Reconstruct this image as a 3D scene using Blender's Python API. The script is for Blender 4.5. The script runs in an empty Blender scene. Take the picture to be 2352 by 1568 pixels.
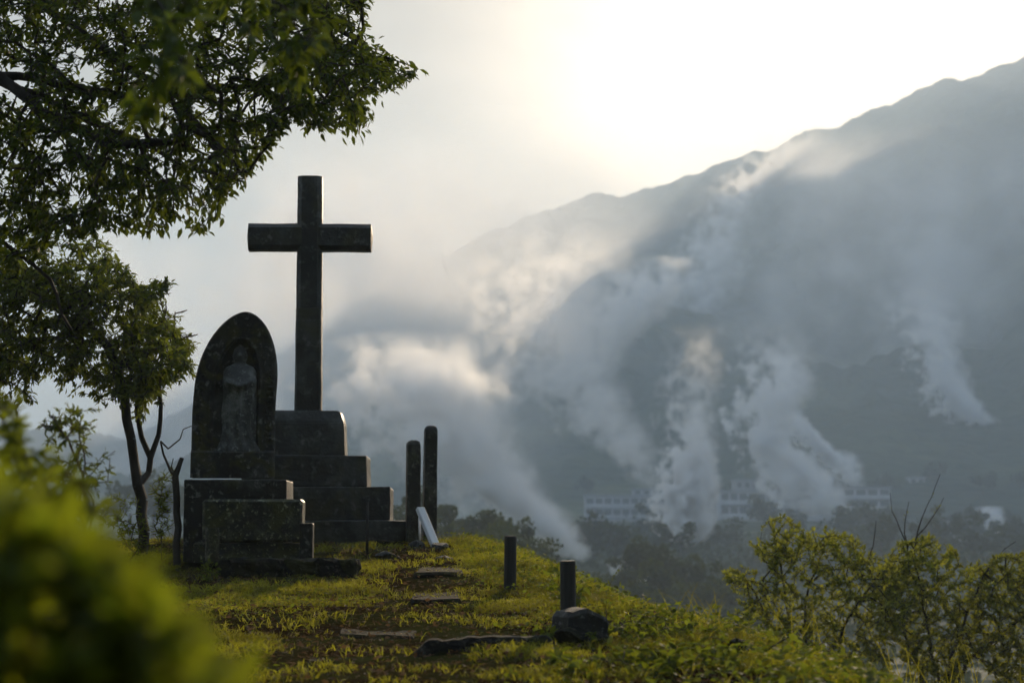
import bpy, bmesh, math, random
import numpy as np
from mathutils import Vector, Matrix, noise as mnoise

random.seed(7)
rng = np.random.default_rng(7)
scene = bpy.context.scene
C = scene.collection
R = math.radians

# ------------------------------------------------------------------ camera, sky, sun, exposure
F = 4574.0                       # focal length in pixels of the 2352 px wide view of the photograph
PITCH = math.atan(419 / F)       # horizon lies at row 1203 of 1568
cam_d = bpy.data.cameras.new('camera')
cam = bpy.data.objects.new('camera', cam_d)
C.objects.link(cam)
cam_d.sensor_width = 36.0
cam_d.lens = F / 2352 * 36
cam_d.clip_start = 0.05
cam_d.clip_end = 20000
cam.location = (0, 0, 0)
cam.rotation_euler = (R(90) + PITCH, 0, 0)
cam_d.dof.use_dof = True
cam_d.dof.focus_distance = 15.8
cam_d.dof.aperture_fstop = 2.6
cam_d.dof.aperture_blades = 9
scene.camera = cam

SUN_AZ, SUN_EL = R(9.6), R(13.4)          # azimuth clockwise from +Y, elevation
SUN_DIR = Vector((math.sin(SUN_AZ) * math.cos(SUN_EL), math.cos(SUN_AZ) * math.cos(SUN_EL), math.sin(SUN_EL)))

world = bpy.data.worlds.new('World')
scene.world = world
world.use_nodes = True
wt = world.node_tree
wt.nodes.clear()
def wn(t, **kw):
    n = wt.nodes.new(t)
    for k, v in kw.items(): setattr(n, k, v)
    return n
w_out = wn('ShaderNodeOutputWorld'); w_bg = wn('ShaderNodeBackground')
sky = wn('ShaderNodeTexSky', sky_type='NISHITA', sun_disc=False)
sky.sun_elevation = SUN_EL; sky.sun_rotation = SUN_AZ
sky.air_density = 1.0; sky.dust_density = 2.0; sky.ozone_density = 1.5; sky.altitude = 700
w_tc = wn('ShaderNodeTexCoord')
w_map = wn('ShaderNodeMapping'); w_map.inputs['Scale'].default_value = (2.2, 2.2, 4.0)
w_noise = wn('ShaderNodeTexNoise'); w_noise.inputs['Scale'].default_value = 2.6
w_noise.inputs['Detail'].default_value = 5; w_noise.inputs['Roughness'].default_value = 0.5
w_noise.inputs['Distortion'].default_value = 0.3
w_ramp = wn('ShaderNodeValToRGB')
w_ramp.color_ramp.elements[0].position = 0.34; w_ramp.color_ramp.elements[0].color = (0.7, 0.7, 0.7, 1)
w_ramp.color_ramp.elements[1].position = 0.68; w_ramp.color_ramp.elements[1].color = (1.3, 1.3, 1.3, 1)
w_dot = wn('ShaderNodeVectorMath', operation='DOT_PRODUCT'); w_dot.inputs[1].default_value = SUN_DIR
w_max = wn('ShaderNodeMath', operation='MAXIMUM'); w_max.inputs[1].default_value = 0.0
w_p1 = wn('ShaderNodeMath', operation='POWER'); w_p1.inputs[1].default_value = 75.0
w_p2 = wn('ShaderNodeMath', operation='POWER'); w_p2.inputs[1].default_value = 3.0
w_m1 = wn('ShaderNodeMath', operation='MULTIPLY'); w_m1.inputs[1].default_value = 42.0
w_m2 = wn('ShaderNodeMath', operation='MULTIPLY'); w_m2.inputs[1].default_value = 0.2
w_add = wn('ShaderNodeMath', operation='ADD')
w_gl = wn('ShaderNodeMix', data_type='RGBA', blend_type='MULTIPLY'); w_gl.inputs[0].default_value = 1.0
w_gl.inputs[7].default_value = (1.0, 0.80, 0.58, 1)
w_sum = wn('ShaderNodeMix', data_type='RGBA', blend_type='ADD'); w_sum.inputs[0].default_value = 1.0
# blue-grey sky overhead, warm cloud towards the sun
w_base = wn('ShaderNodeMix', data_type='RGBA', blend_type='MIX')
w_base.inputs[6].default_value = (5.2, 7.2, 10.0, 1); w_base.inputs[7].default_value = (1.5, 1.1, 0.78, 1)
w_cl = wn('ShaderNodeMix', data_type='RGBA', blend_type='MULTIPLY'); w_cl.inputs[0].default_value = 1.0
w_mix = wn('ShaderNodeMix', data_type='RGBA', blend_type='MIX'); w_mix.inputs[0].default_value = 0.9
L = wt.links.new
L(w_tc.outputs['Generated'], w_map.inputs[0]); L(w_map.outputs[0], w_noise.inputs[0]); L(w_noise.outputs[0], w_ramp.inputs[0])
L(w_tc.outputs['Generated'], w_dot.inputs[0]); L(w_dot.outputs['Value'], w_max.inputs[0])
L(w_max.outputs[0], w_p1.inputs[0]); L(w_max.outputs[0], w_p2.inputs[0])
L(w_p1.outputs[0], w_m1.inputs[0]); L(w_p2.outputs[0], w_m2.inputs[0])
L(w_m1.outputs[0], w_add.inputs[0]); L(w_m2.outputs[0], w_add.inputs[1])
L(w_add.outputs[0], w_gl.inputs[6]); L(w_gl.outputs[2], w_sum.inputs[7]); L(w_sum.outputs[2], w_cl.inputs[6]); L(w_ramp.outputs[0], w_cl.inputs[7])
# more open sky away from the sun, closed cloud around it
w_cov = wn('ShaderNodeMath', operation='MULTIPLY_ADD'); w_cov.inputs[1].default_value = 0.40; w_cov.inputs[2].default_value = 0.52
w_mr = wn('ShaderNodeMapRange', interpolation_type='SMOOTHSTEP'); w_mr.inputs[1].default_value = 0.35; w_mr.inputs[2].default_value = 0.92
L(w_max.outputs[0], w_mr.inputs[0]); L(w_mr.outputs[0], w_base.inputs[0]); L(w_base.outputs[2], w_sum.inputs[6])
L(w_p2.outputs[0], w_cov.inputs[0]); L(w_cov.outputs[0], w_mix.inputs[0])
L(sky.outputs[0], w_mix.inputs[6]); L(w_cl.outputs[2], w_mix.inputs[7])
L(w_mix.outputs[2], w_bg.inputs[0]); w_bg.inputs[1].default_value = 0.05
L(w_bg.outputs[0], w_out.inputs[0])

sun_d = bpy.data.lights.new('sun', 'SUN')
sun_d.energy = 5.0
sun_d.angle = R(0.6)
sun_d.color = (1.0, 0.78, 0.53)
sun = bpy.data.objects.new('sun', sun_d)
C.objects.link(sun)
sun.rotation_euler = SUN_DIR.to_track_quat('Z', 'Y').to_euler()

scene.view_settings.view_transform = 'Standard'
scene.view_settings.look = 'None'
scene.view_settings.exposure = 1.12
scene.view_settings.gamma = 1.0
scene.view_settings.use_curve_mapping = False

scene.render.engine = 'CYCLES'
cy = scene.cycles
cy.use_denoising = True
cy.use_adaptive_sampling = True
cy.adaptive_threshold = 0.035
cy.max_bounces = 10
cy.diffuse_bounces = 3
cy.glossy_bounces = 2
cy.transmission_bounces = 3
cy.transparent_max_bounces = 6
cy.volume_bounces = 6
cy.volume_max_steps = 256
cy.sample_clamp_indirect = 4.0
cy.caustics_reflective = False
cy.caustics_refractive = False

# ------------------------------------------------------------------ helpers
def at(px, py, Y):
    """point at depth Y on the ray through pixel (px, py) of the 2352 x 1568 photograph"""
    u = (px - 1176) / F; v = (784 - py) / F
    dy = math.cos(PITCH) - v * math.sin(PITCH); dz = math.sin(PITCH) + v * math.cos(PITCH)
    return Vector((u * Y / dy, Y, dz * Y / dy))

def tag(o, label=None, cat=None, group=None, kind=None):
    if label: o['label'] = label
    if cat: o['category'] = cat
    if group: o['group'] = group
    if kind: o['kind'] = kind
    return o

def empty(name, loc=(0, 0, 0), rz=0.0):
    o = bpy.data.objects.new(name, None); C.objects.link(o)
    o.empty_display_size = 0.1
    o.location = loc; o.rotation_euler = (0, 0, rz)
    return o

def link_mesh(name, me, mat, parent=None, loc=None):
    o = bpy.data.objects.new(name, me); C.objects.link(o)
    if mat and not me.materials: me.materials.append(mat)
    if parent: o.parent = parent
    if loc is not None: o.location = loc
    return o

def np_mesh(name, verts, faces, tint=None, smooth=False):
    """faces: list of int arrays, each (n, k)"""
    me = bpy.data.meshes.new(name)
    verts = np.asarray(verts, np.float32)
    me.vertices.add(len(verts)); me.vertices.foreach_set('co', verts.ravel())
    idx = np.concatenate([np.asarray(f).ravel() for f in faces]).astype(np.int32)
    cnt = np.concatenate([np.full(len(f), np.asarray(f).shape[1]) for f in faces]).astype(np.int32)
    me.loops.add(len(idx)); me.loops.foreach_set('vertex_index', idx)
    me.polygons.add(len(cnt))
    st = np.concatenate([[0], np.cumsum(cnt)[:-1]]).astype(np.int32)
    me.polygons.foreach_set('loop_start', st)
    try: me.polygons.foreach_set('loop_total', cnt)
    except Exception: pass
    me.polygons.foreach_set('use_smooth', np.full(len(cnt), smooth))
    if tint is not None:
        a = me.attributes.new('tint', 'FLOAT', 'POINT'); a.data.foreach_set('value', np.asarray(tint, np.float32))
    me.update(calc_edges=True)
    me.validate()
    return me

def bm_mesh(name, bm, smooth=False):
    me = bpy.data.meshes.new(name)
    bm.normal_update(); bm.to_mesh(me); bm.free()
    for p in me.polygons: p.use_smooth = smooth
    return me

# ---- vectorised value noise
def _h(i, j, s):
    n = (i * 374761393 + j * 668265263 + s * 1274126177) & 0xFFFFFFFF
    n = ((n ^ (n >> 13)) * 1274126177) & 0xFFFFFFFF
    return ((n ^ (n >> 16)) & 0xFFFF) / 65535.0
def vnoise(x, y, s=0):
    x = np.asarray(x, float); y = np.asarray(y, float)
    i = np.floor(x).astype(np.int64); j = np.floor(y).astype(np.int64)
    fx = x - i; fy = y - j
    fx = fx * fx * (3 - 2 * fx); fy = fy * fy * (3 - 2 * fy)
    a = _h(i, j, s); b = _h(i + 1, j, s); c = _h(i, j + 1, s); d = _h(i + 1, j + 1, s)
    return (a * (1 - fx) + b * fx) * (1 - fy) + (c * (1 - fx) + d * fx) * fy
def fbm(x, y, s=0, o=4):
    v = 0; a = 0.5; t = 0
    for k in range(o):
        v = v + a * vnoise(np.asarray(x) * 2 ** k, np.asarray(y) * 2 ** k, s + k * 17); t += a; a *= 0.5
    return v / t

# ------------------------------------------------------------------ materials
def new_mat(name):
    m = bpy.data.materials.new(name); m.use_nodes = True
    nt = m.node_tree; nt.nodes.clear()
    return m, nt
def nd(nt, t, ins=None, **kw):
    n = nt.nodes.new(t)
    for k, v in kw.items(): setattr(n, k, v)
    for k, v in (ins or {}).items():
        if isinstance(v, bpy.types.NodeSocket): nt.links.new(v, n.inputs[k])
        else: n.inputs[k].default_value = v
    return n
def ramp(nt, fac, stops):
    n = nd(nt, 'ShaderNodeValToRGB', {0: fac})
    cr = n.color_ramp
    while len(cr.elements) < len(stops): cr.elements.new(0.5)
    for e, (p, c) in zip(cr.elements, stops):
        e.position = p; e.color = (*c, 1) if len(c) == 3 else c
    return n.outputs[0]
def mixc(nt, f, a, b, mode='MIX'):
    n = nd(nt, 'ShaderNodeMix', {0: f, 6: a, 7: b}, data_type='RGBA', blend_type=mode)
    return n.outputs[2]
def c4(c): return (*c, 1.0)

def stone_mat(name, dark, light, moss=(0.05, 0.055, 0.012), moss_amt=0.5, lichen=0.5, scale=3.0, rough=0.5, spec=0.3):
    m, nt = new_mat(name)
    tc = nd(nt, 'ShaderNodeTexCoord').outputs['Object']
    oi = nd(nt, 'ShaderNodeObjectInfo').outputs['Random']
    off = nd(nt, 'ShaderNodeVectorMath', {0: tc, 1: nd(nt, 'ShaderNodeCombineXYZ', {0: nd(nt, 'ShaderNodeMath', {0: oi, 1: 37.0}, operation='MULTIPLY').outputs[0]}).outputs[0]}, operation='ADD').outputs[0]
    n1 = nd(nt, 'ShaderNodeTexNoise', {'Vector': off, 'Scale': scale, 'Detail': 6, 'Roughness': 0.65}).outputs[0]
    n2 = nd(nt, 'ShaderNodeTexNoise', {'Vector': off, 'Scale': scale * 5, 'Detail': 5, 'Roughness': 0.6}).outputs[0]
    n3 = nd(nt, 'ShaderNodeTexNoise', {'Vector': off, 'Scale': scale * 1.1, 'Detail': 3, 'Distortion': 0.8}).outputs[0]
    st = nd(nt, 'ShaderNodeMapping', {'Vector': off, 'Scale': (14, 14, 1.2)}).outputs[0]
    n4 = nd(nt, 'ShaderNodeTexNoise', {'Vector': st, 'Scale': 1.0, 'Detail': 3}).outputs[0]
    base = ramp(nt, n1, [(0.32, [v * 0.3 for v in dark]), (0.5, [v * 0.55 for v in dark]), (0.68, [v * 0.85 for v in light])])
    base = mixc(nt, ramp(nt, n4, [(0.45, (0, 0, 0)), (0.75, (.5, .5, .5))]), base, c4([v * 0.45 for v in dark]))
    mossf = nd(nt, 'ShaderNodeMath', {0: ramp(nt, n3, [(0.5, (0, 0, 0)), (0.66, (1, 1, 1))]), 1: moss_amt}, operation='MULTIPLY').outputs[0]
    base = mixc(nt, mossf, base, c4(moss))
    lf = nd(nt, 'ShaderNodeMath', {0: ramp(nt, n2, [(0.57, (0, 0, 0)), (0.70, (1, 1, 1))]), 1: lichen}, operation='MULTIPLY').outputs[0]
    base = mixc(nt, lf, base, c4([min(1, v * 2.6 + 0.03) for v in light]))
    hsum = nd(nt, 'ShaderNodeMath', {0: n1, 1: n2}, operation='ADD').outputs[0]
    bump = nd(nt, 'ShaderNodeBump', {'Strength': 0.7, 'Distance': 0.02, 'Height': hsum}).outputs[0]
    b = nd(nt, 'ShaderNodeBsdfPrincipled', {'Base Color': base, 'Roughness': rough, 'Normal': bump, 'Specular IOR Level': spec})
    nd(nt, 'ShaderNodeOutputMaterial', {0: b.outputs[0]})
    return m

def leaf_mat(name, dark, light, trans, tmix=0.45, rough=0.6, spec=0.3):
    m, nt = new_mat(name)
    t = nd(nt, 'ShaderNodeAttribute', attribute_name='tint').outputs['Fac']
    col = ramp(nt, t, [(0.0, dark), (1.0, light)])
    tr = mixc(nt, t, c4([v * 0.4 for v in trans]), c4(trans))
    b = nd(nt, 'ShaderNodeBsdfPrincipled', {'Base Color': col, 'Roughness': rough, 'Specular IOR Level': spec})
    tb = nd(nt, 'ShaderNodeBsdfTranslucent', {'Color': tr})
    mx = nd(nt, 'ShaderNodeMixShader', {0: tmix, 1: b.outputs[0], 2: tb.outputs[0]})
    nd(nt, 'ShaderNodeOutputMaterial', {0: mx.outputs[0]})
    return m

def plain_mat(name, a, b, scale=8.0, rough=0.8, bump=0.3, stretch=(1, 1, 1), spec=0.3):
    m, nt = new_mat(name)
    tc = nd(nt, 'ShaderNodeTexCoord').outputs['Object']
    mp = nd(nt, 'ShaderNodeMapping', {'Vector': tc, 'Scale': stretch}).outputs[0]
    n1 = nd(nt, 'ShaderNodeTexNoise', {'Vector': mp, 'Scale': scale, 'Detail': 5, 'Roughness': 0.6}).outputs[0]
    col = ramp(nt, n1, [(0.3, a), (0.7, b)])
    bp = nd(nt, 'ShaderNodeBump', {'Strength': bump, 'Distance': 0.02, 'Height': n1}).outputs[0]
    s = nd(nt, 'ShaderNodeBsdfPrincipled', {'Base Color': col, 'Roughness': rough, 'Normal': bp, 'Specular IOR Level': spec})
    nd(nt, 'ShaderNodeOutputMaterial', {0: s.outputs[0]})
    return m

M = {}
M['cross_stone'] = stone_mat('dark_weathered_stone', (0.035, 0.038, 0.036), (0.085, 0.09, 0.085), moss=(0.055, 0.05, 0.02), moss_amt=0.5, lichen=0.3, scale=2.2)
M['grave_stone'] = stone_mat('mossy_carved_stone', (0.028, 0.03, 0.028), (0.085, 0.088, 0.08), moss=(0.06, 0.056, 0.012), moss_amt=0.85, lichen=0.55, scale=4.0)
M['block_stone'] = stone_mat('lichen_block_stone', (0.035, 0.038, 0.025), (0.17, 0.18, 0.11), moss=(0.06, 0.062, 0.016), moss_amt=0.8, lichen=0.6, scale=6.0)
M['figure_stone'] = stone_mat('bare_figure_stone', (0.14, 0.15, 0.15), (0.30, 0.31, 0.31), moss_amt=0.1, lichen=0.3, scale=7.0)
M['rough_stone'] = stone_mat('rough_footing_stone', (0.02, 0.02, 0.018), (0.065, 0.062, 0.052), moss_amt=0.5, lichen=0.35, scale=5.0, rough=1.0, spec=0.08)
M['rock'] = stone_mat('grey_rock', (0.045, 0.045, 0.043), (0.12, 0.12, 0.115), moss_amt=0.25, lichen=0.4, scale=6.0, rough=0.8)
M['slab'] = stone_mat('path_slab_stone', (0.012, 0.010, 0.006), (0.032, 0.025, 0.015), moss=(0.05, 0.05, 0.012), moss_amt=0.5, lichen=0.25, scale=5.0, rough=1.0, spec=0.08)
M['post_stone'] = stone_mat('tall_post_stone', (0.035, 0.034, 0.026), (0.10, 0.098, 0.075), moss_amt=0.4, lichen=0.4, scale=4.0)
M['holder'] = stone_mat('mossy_holder_stone', (0.06, 0.06, 0.03), (0.17, 0.17, 0.09), moss_amt=0.4, lichen=0.4, scale=9.0)
M['bollard'] = plain_mat('dark_bollard_wood', (0.012, 0.013, 0.014), (0.04, 0.04, 0.04), scale=6, stretch=(8, 8, 0.6), rough=0.6)
M['white'] = plain_mat('weathered_white_paint', (0.5, 0.5, 0.5), (0.78, 0.78, 0.78), scale=5, stretch=(4, 4, 0.5), rough=0.6, bump=0.1)
M['iron'] = plain_mat('rusty_iron', (0.01, 0.009, 0.008), (0.03, 0.024, 0.02), scale=20, rough=0.7)
M['bark'] = plain_mat('dark_bark', (0.018, 0.015, 0.012), (0.06, 0.05, 0.04), scale=9, stretch=(1, 1, 0.35), rough=0.9, bump=0.6)
M['twig'] = plain_mat('brown_twig', (0.035, 0.025, 0.017), (0.09, 0.065, 0.045), scale=20, rough=0.85)
M['leaf_tree'] = leaf_mat('tree_leaf', (0.016, 0.032, 0.006), (0.05, 0.085, 0.012), (0.15, 0.20, 0.012), 0.46)
M['leaf_small'] = leaf_mat('small_tree_leaf', (0.018, 0.032, 0.006), (0.075, 0.10, 0.015), (0.22, 0.27, 0.015), 0.48)
M['leaf_bush'] = leaf_mat('bush_leaf', (0.035, 0.055, 0.006), (0.085, 0.115, 0.012), (0.34, 0.40, 0.016), 0.58)
M['leaf_azalea'] = leaf_mat('azalea_leaf', (0.028, 0.045, 0.008), (0.095, 0.115, 0.018), (0.36, 0.38, 0.03), 0.58)
M['leaf_weed'] = leaf_mat('weed_leaf', (0.025, 0.045, 0.008), (0.085, 0.115, 0.015), (0.26, 0.31, 0.02), 0.5, rough=0.7, spec=0.2)
M['grass'] = leaf_mat('grass_blade', (0.040, 0.028, 0.010), (0.10, 0.11, 0.016), (0.44, 0.43, 0.025), 0.58)
M['litter'] = leaf_mat('dry_litter', (0.02, 0.012, 0.006), (0.13, 0.08, 0.042), (0.2, 0.12, 0.05), 0.3, rough=0.8, spec=0.15)
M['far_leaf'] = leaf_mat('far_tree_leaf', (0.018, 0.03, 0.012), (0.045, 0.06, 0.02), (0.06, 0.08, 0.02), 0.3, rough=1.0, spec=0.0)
M['far_bark'] = plain_mat('far_bark', (0.03, 0.025, 0.02), (0.06, 0.05, 0.04))
M['far_wall'] = plain_mat('pale_render_wall', (0.42, 0.43, 0.45), (0.52, 0.53, 0.54), scale=0.4, bump=0.05)
M['far_wall2'] = plain_mat('grey_concrete_wall', (0.32, 0.33, 0.34), (0.42, 0.42, 0.42), scale=0.4, bump=0.05)
M['far_roof'] = plain_mat('grey_metal_roof', (0.22, 0.24, 0.27), (0.32, 0.34, 0.36), scale=0.5, rough=0.5)
M['far_window'] = plain_mat('dark_window_glass', (0.09, 0.095, 0.10), (0.14, 0.145, 0.15), scale=0.5, rough=0.2, bump=0.0, spec=0.5)

# ground
m, nt = new_mat('knoll_soil')
tc = nd(nt, 'ShaderNodeTexCoord').outputs['Object']
n1 = nd(nt, 'ShaderNodeTexNoise', {'Vector': tc, 'Scale': 1.3, 'Detail': 5, 'Roughness': 0.6}).outputs[0]
n2 = nd(nt, 'ShaderNodeTexNoise', {'Vector': tc, 'Scale': 22, 'Detail': 5, 'Roughness': 0.7}).outputs[0]
col = ramp(nt, n2, [(0.3, (0.013, 0.008, 0.0035)), (0.7, (0.046, 0.028, 0.012))])
col = mixc(nt, ramp(nt, n1, [(0.42, (0, 0, 0)), (0.6, (.75, .75, .75))]), col, (0.045, 0.048, 0.012, 1))
bp = nd(nt, 'ShaderNodeBump', {'Strength': 0.8, 'Distance': 0.03, 'Height': n2}).outputs[0]
s = nd(nt, 'ShaderNodeBsdfPrincipled', {'Base Color': col, 'Roughness': 0.9, 'Normal': bp, 'Specular IOR Level': 0.0})
nd(nt, 'ShaderNodeOutputMaterial', {0: s.outputs[0]})
M['soil'] = m
# far land: woods and meadows
m, nt = new_mat('wooded_land')
tc = nd(nt, 'ShaderNodeTexCoord').outputs['Object']
v = nd(nt, 'ShaderNodeTexVoronoi', {'Vector': tc, 'Scale': 0.11}).outputs['Distance']
n1 = nd(nt, 'ShaderNodeTexNoise', {'Vector': tc, 'Scale': 0.012, 'Detail': 6, 'Roughness': 0.65}).outputs[0]
n2 = nd(nt, 'ShaderNodeTexNoise', {'Vector': tc, 'Scale': 0.15, 'Detail': 4}).outputs[0]
col = ramp(nt, n1, [(0.35, (0.018, 0.03, 0.014)), (0.52, (0.035, 0.052, 0.02)), (0.64, (0.11, 0.12, 0.05))])
col = mixc(nt, ramp(nt, n2, [(0.35, (0, 0, 0)), (0.7, (.6, .6, .6))]), col, (0.016, 0.026, 0.012, 1))
bp = nd(nt, 'ShaderNodeBump', {'Strength': 0.9, 'Distance': 4.0, 'Height': v}).outputs[0]
s = nd(nt, 'ShaderNodeBsdfPrincipled', {'Base Color': col, 'Roughness': 0.95, 'Normal': bp, 'Specular IOR Level': 0.1})
nd(nt, 'ShaderNodeOutputMaterial', {0: s.outputs[0]})
M['land'] = m

# ------------------------------------------------------------------ terrain
PROF_Y = [-14, -6, 0, 5, 9, 11.7, 16, 19.5, 20.5, 22.5, 24, 27, 31, 36]
PROF_Z = [-4.0, -1.7, -1.4, -1.05, -.73, -.66, -.46, -.21, -.20, -.24, -.6, -2.2, -5.0, -8.5]
EDGE_Y = [-10, 6, 8, 10, 11, 12, 13, 14, 16, 18, 20, 22, 30]
EDGE_X = [3.0, 1.75, 1.5, 1.28, 1.25, 1.1, .90, .53, .24, -.1, -.5, -.8, -2]
def knoll(x, y, rough=True):
    x = np.asarray(x, float); y = np.asarray(y, float)
    z = np.interp(y, PROF_Y, PROF_Z)
    e = np.maximum(0, x - np.interp(y, EDGE_Y, EDGE_X))
    ee = np.maximum(0, e)
    z = z - (0.42 * ee * ee / (ee + 0.35) + 0.03 * ee * ee)
    l = np.maximum(0, -5.2 - x)
    z = z - 0.12 * l * l
    if rough:
        z = z + 0.07 * (fbm(x * 0.7, y * 0.7, 3, 3) - 0.5) + 0.035 * (fbm(x * 3.1, y * 3.1, 9, 3) - 0.5)
    return np.maximum(z, -12)
def kz(x, y): return float(knoll(x, y))

gx = np.concatenate([np.arange(-16, -6, 0.5), np.arange(-6, 4, 0.08), np.arange(4, 16.1, 0.5)])
gy = np.concatenate([np.arange(-16, 5, 0.5), np.arange(5, 24, 0.08), np.arange(24, 38, 0.5)])
X, Y = np.meshgrid(gx, gy)
Z = knoll(X, Y)
nx, ny = len(gx), len(gy)
ii = np.arange(nx * ny).reshape(ny, nx)
quads = np.stack([ii[:-1, :-1], ii[:-1, 1:], ii[1:, 1:], ii[1:, :-1]], -1).reshape(-1, 4)
ground = link_mesh('ground', np_mesh('ground', np.stack([X, Y, Z], -1).reshape(-1, 3), [quads], smooth=True), M['soil'])
tag(ground, 'mossy earth knoll that carries the stone cross and path', 'ground', kind='structure')

# valley floor, opposite slope and mountain: one polar sheet to the horizon
RIDGE_PX = [(300, 1010), (600, 840), (900, 660), (1100, 545), (1250, 480), (1380, 447), (1430, 450), (1500, 430), (1600, 396), (1700, 366),
            (1790, 334), (1850, 298), (1895, 293), (1925, 301), (1965, 272), (2005, 250), (2080, 222), (2150, 190), (2240, 177), (2300, 148), (2352, 134)]
raz = [-180, -120, -70, -40, -22]; rel = [.07, .06, .05, .05, .06]
for px, py in RIDGE_PX:
    p = at(px, py, 1.0); raz.append(math.degrees(math.atan2(p.x, p.y))); rel.append(p.z / math.hypot(p.x, p.y))
raz += [18, 24, 32, 50, 90, 180]; rel += [.25, .255, .24, .17, .10, .07]
def ridge_dist(az): return np.interp(az, [-180, -30, -12, 0, 15, 30, 180], [1500, 1500, 1600, 1650, 1600, 1500, 1500])
FOOT = 640.0
def land(az, d):
    """height of the far land at azimuth az (degrees) and distance d"""
    el = np.interp(az, raz, rel); D = ridge_dist(az); H = el * D
    x = d * np.sin(np.radians(az)); y = d * np.cos(np.radians(az))
    base = np.interp(d, [0, 30, 60, 110, 170, 260, 380, 520, 600, 680], [-9, -9, -9.5, -10, -10, -7.5, -5, -2.2, 0, 2.5])
    s = np.clip((d - FOOT) / (D - FOOT), 0, 1)
    up = base + (H - 2.5) * s ** 1.25
    gul = (fbm(x / 190, y / 190, 21, 5) - 0.5) * 150 * np.sqrt(np.clip(H / 300, .1, 1)) * (s * (1 - s)) * 3.0
    past = np.clip((d - D) / 1400, 0, 1)
    z = np.where(d <= D, up + gul, H * (1 - 0.9 * past))
    # unseen hillside added behind the camera to keep rear sky light off front faces
    back = np.clip((np.abs(az) - 85) / 30, 0, 1); back = back * back * (3 - 2 * back)
    shade_hill = -9 + 0.80 * np.clip(d - 22, 0, 260) - 0.15 * np.clip(d - 330, 0, 900) + 10 * (fbm(x / 40, y / 40, 33, 4) - .5)
    z = z * (1 - back) + np.maximum(z, shade_hill) * back
    tree = (fbm(x / 11, y / 11, 5, 2) - 0.5) * 9 * np.maximum(np.clip((d - 660) / 200, 0, 1), np.clip((np.abs(az) - 85) / 30, 0, 1) * np.clip((d - 26) / 20, 0, 1))
    und = (fbm(x / 60, y / 60, 44, 3) - 0.5) * 5 * np.clip((d - 60) / 100, 0, 1) * np.clip((700 - d) / 100, 0, 1)
    return z + tree + und
azs = np.concatenate([np.arange(-180, -20, 2.0), np.arange(-20, 20, 0.07), np.arange(20, 180, 2.0)])
ds = np.concatenate([np.array([22, 26, 32, 40, 50]), np.arange(60, 640, 10), np.arange(640, 1460, 9), np.arange(1460, 1680, 6), np.array([1720, 1800, 2000, 2400, 3000, 3700])])
A, D = np.meshgrid(azs, ds)
Z = land(A, D)
na, ndd = len(azs), len(ds)
ii = np.arange(na * ndd).reshape(ndd, na)
ii = np.concatenate([ii, ii[:, :1]], 1)
quads = np.stack([ii[:-1, :-1], ii[:-1, 1:], ii[1:, 1:], ii[1:, :-1]], -1).reshape(-1, 4)
valley = link_mesh('valley_and_mountain', np_mesh('valley_and_mountain', np.stack([D * np.sin(np.radians(A)), D * np.cos(np.radians(A)), Z], -1).reshape(-1, 3), [quads[:, ::-1]], smooth=True), M['land'])
tag(valley, 'wooded valley floor rising to a long hazy mountain ridge', 'mountain', kind='structure')
def landz(x, y): return float(land(math.degrees(math.atan2(x, y)), math.hypot(x, y)))

# ------------------------------------------------------------------ shape builders
def rough_bm(sx, sy, sz, cuts=5, bevel=0.02, amp=0.008, seed=0, freq=4.0, taper=1.0, segs=2):
    """bevelled block standing on z=0, centred in x and y, with slightly uneven faces"""
    bm = bmesh.new(); bmesh.ops.create_cube(bm, size=1.0)
    for v in bm.verts:
        t = taper if v.co.z > 0 else 1.0
        v.co = Vector((v.co.x * sx * t, v.co.y * sy * t, (v.co.z + 0.5) * sz))
    if bevel > 0: bmesh.ops.bevel(bm, geom=bm.edges[:], offset=bevel, segments=segs, affect='EDGES', profile=0.6)
    if cuts: bmesh.ops.subdivide_edges(bm, edges=[e for e in bm.edges if e.calc_length() > bevel * 3], cuts=cuts, use_grid_fill=True)
    bm.normal_update()
    for v in bm.verts:
        q = v.co * freq + Vector((seed * 7.3, seed * 3.1, seed * 1.7))
        v.co += v.normal * amp * (mnoise.noise(q) + 0.5 * mnoise.noise(q * 2.7))
    return bm
def block(name, mat, parent, loc, size, rz=0.0, **kw):
    o = link_mesh(name, bm_mesh(name, rough_bm(*size, **kw)), mat, parent, loc)
    o.rotation_euler = (0, 0, rz)
    return o
def rock_mesh(name, r, seed, amp=0.35, sub=3, flat=0.4):
    bm = bmesh.new(); bmesh.ops.create_icosphere(bm, subdivisions=sub, radius=1.0)
    s = Vector((seed * 5.1, seed * 2.3, seed))
    for v in bm.verts:
        n = v.co.normalized()
        k = 1 + amp * mnoise.noise(n * 1.2 + s) + amp * 0.4 * mnoise.noise(n * 3.1 + s)
        # facet: clip against a few random planes
        p = n * k
        for j in range(6):
            pn = Vector((mnoise.noise(s + Vector((j, 1, 2))), mnoise.noise(s + Vector((j, 5, 7))), mnoise.noise(s + Vector((j, 9, 3))))).normalized()
            dd = p.dot(pn) - (0.62 + 0.2 * mnoise.noise(s + Vector((j, 11, 13))))
            if dd > 0: p -= pn * dd * 0.9
        v.co = Vector((p.x * r[0], p.y * r[1], p.z * r[2]))
        if v.co.z < -flat * r[2]: v.co.z = -flat * r[2]
    return bm_mesh(name, bm)
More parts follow.
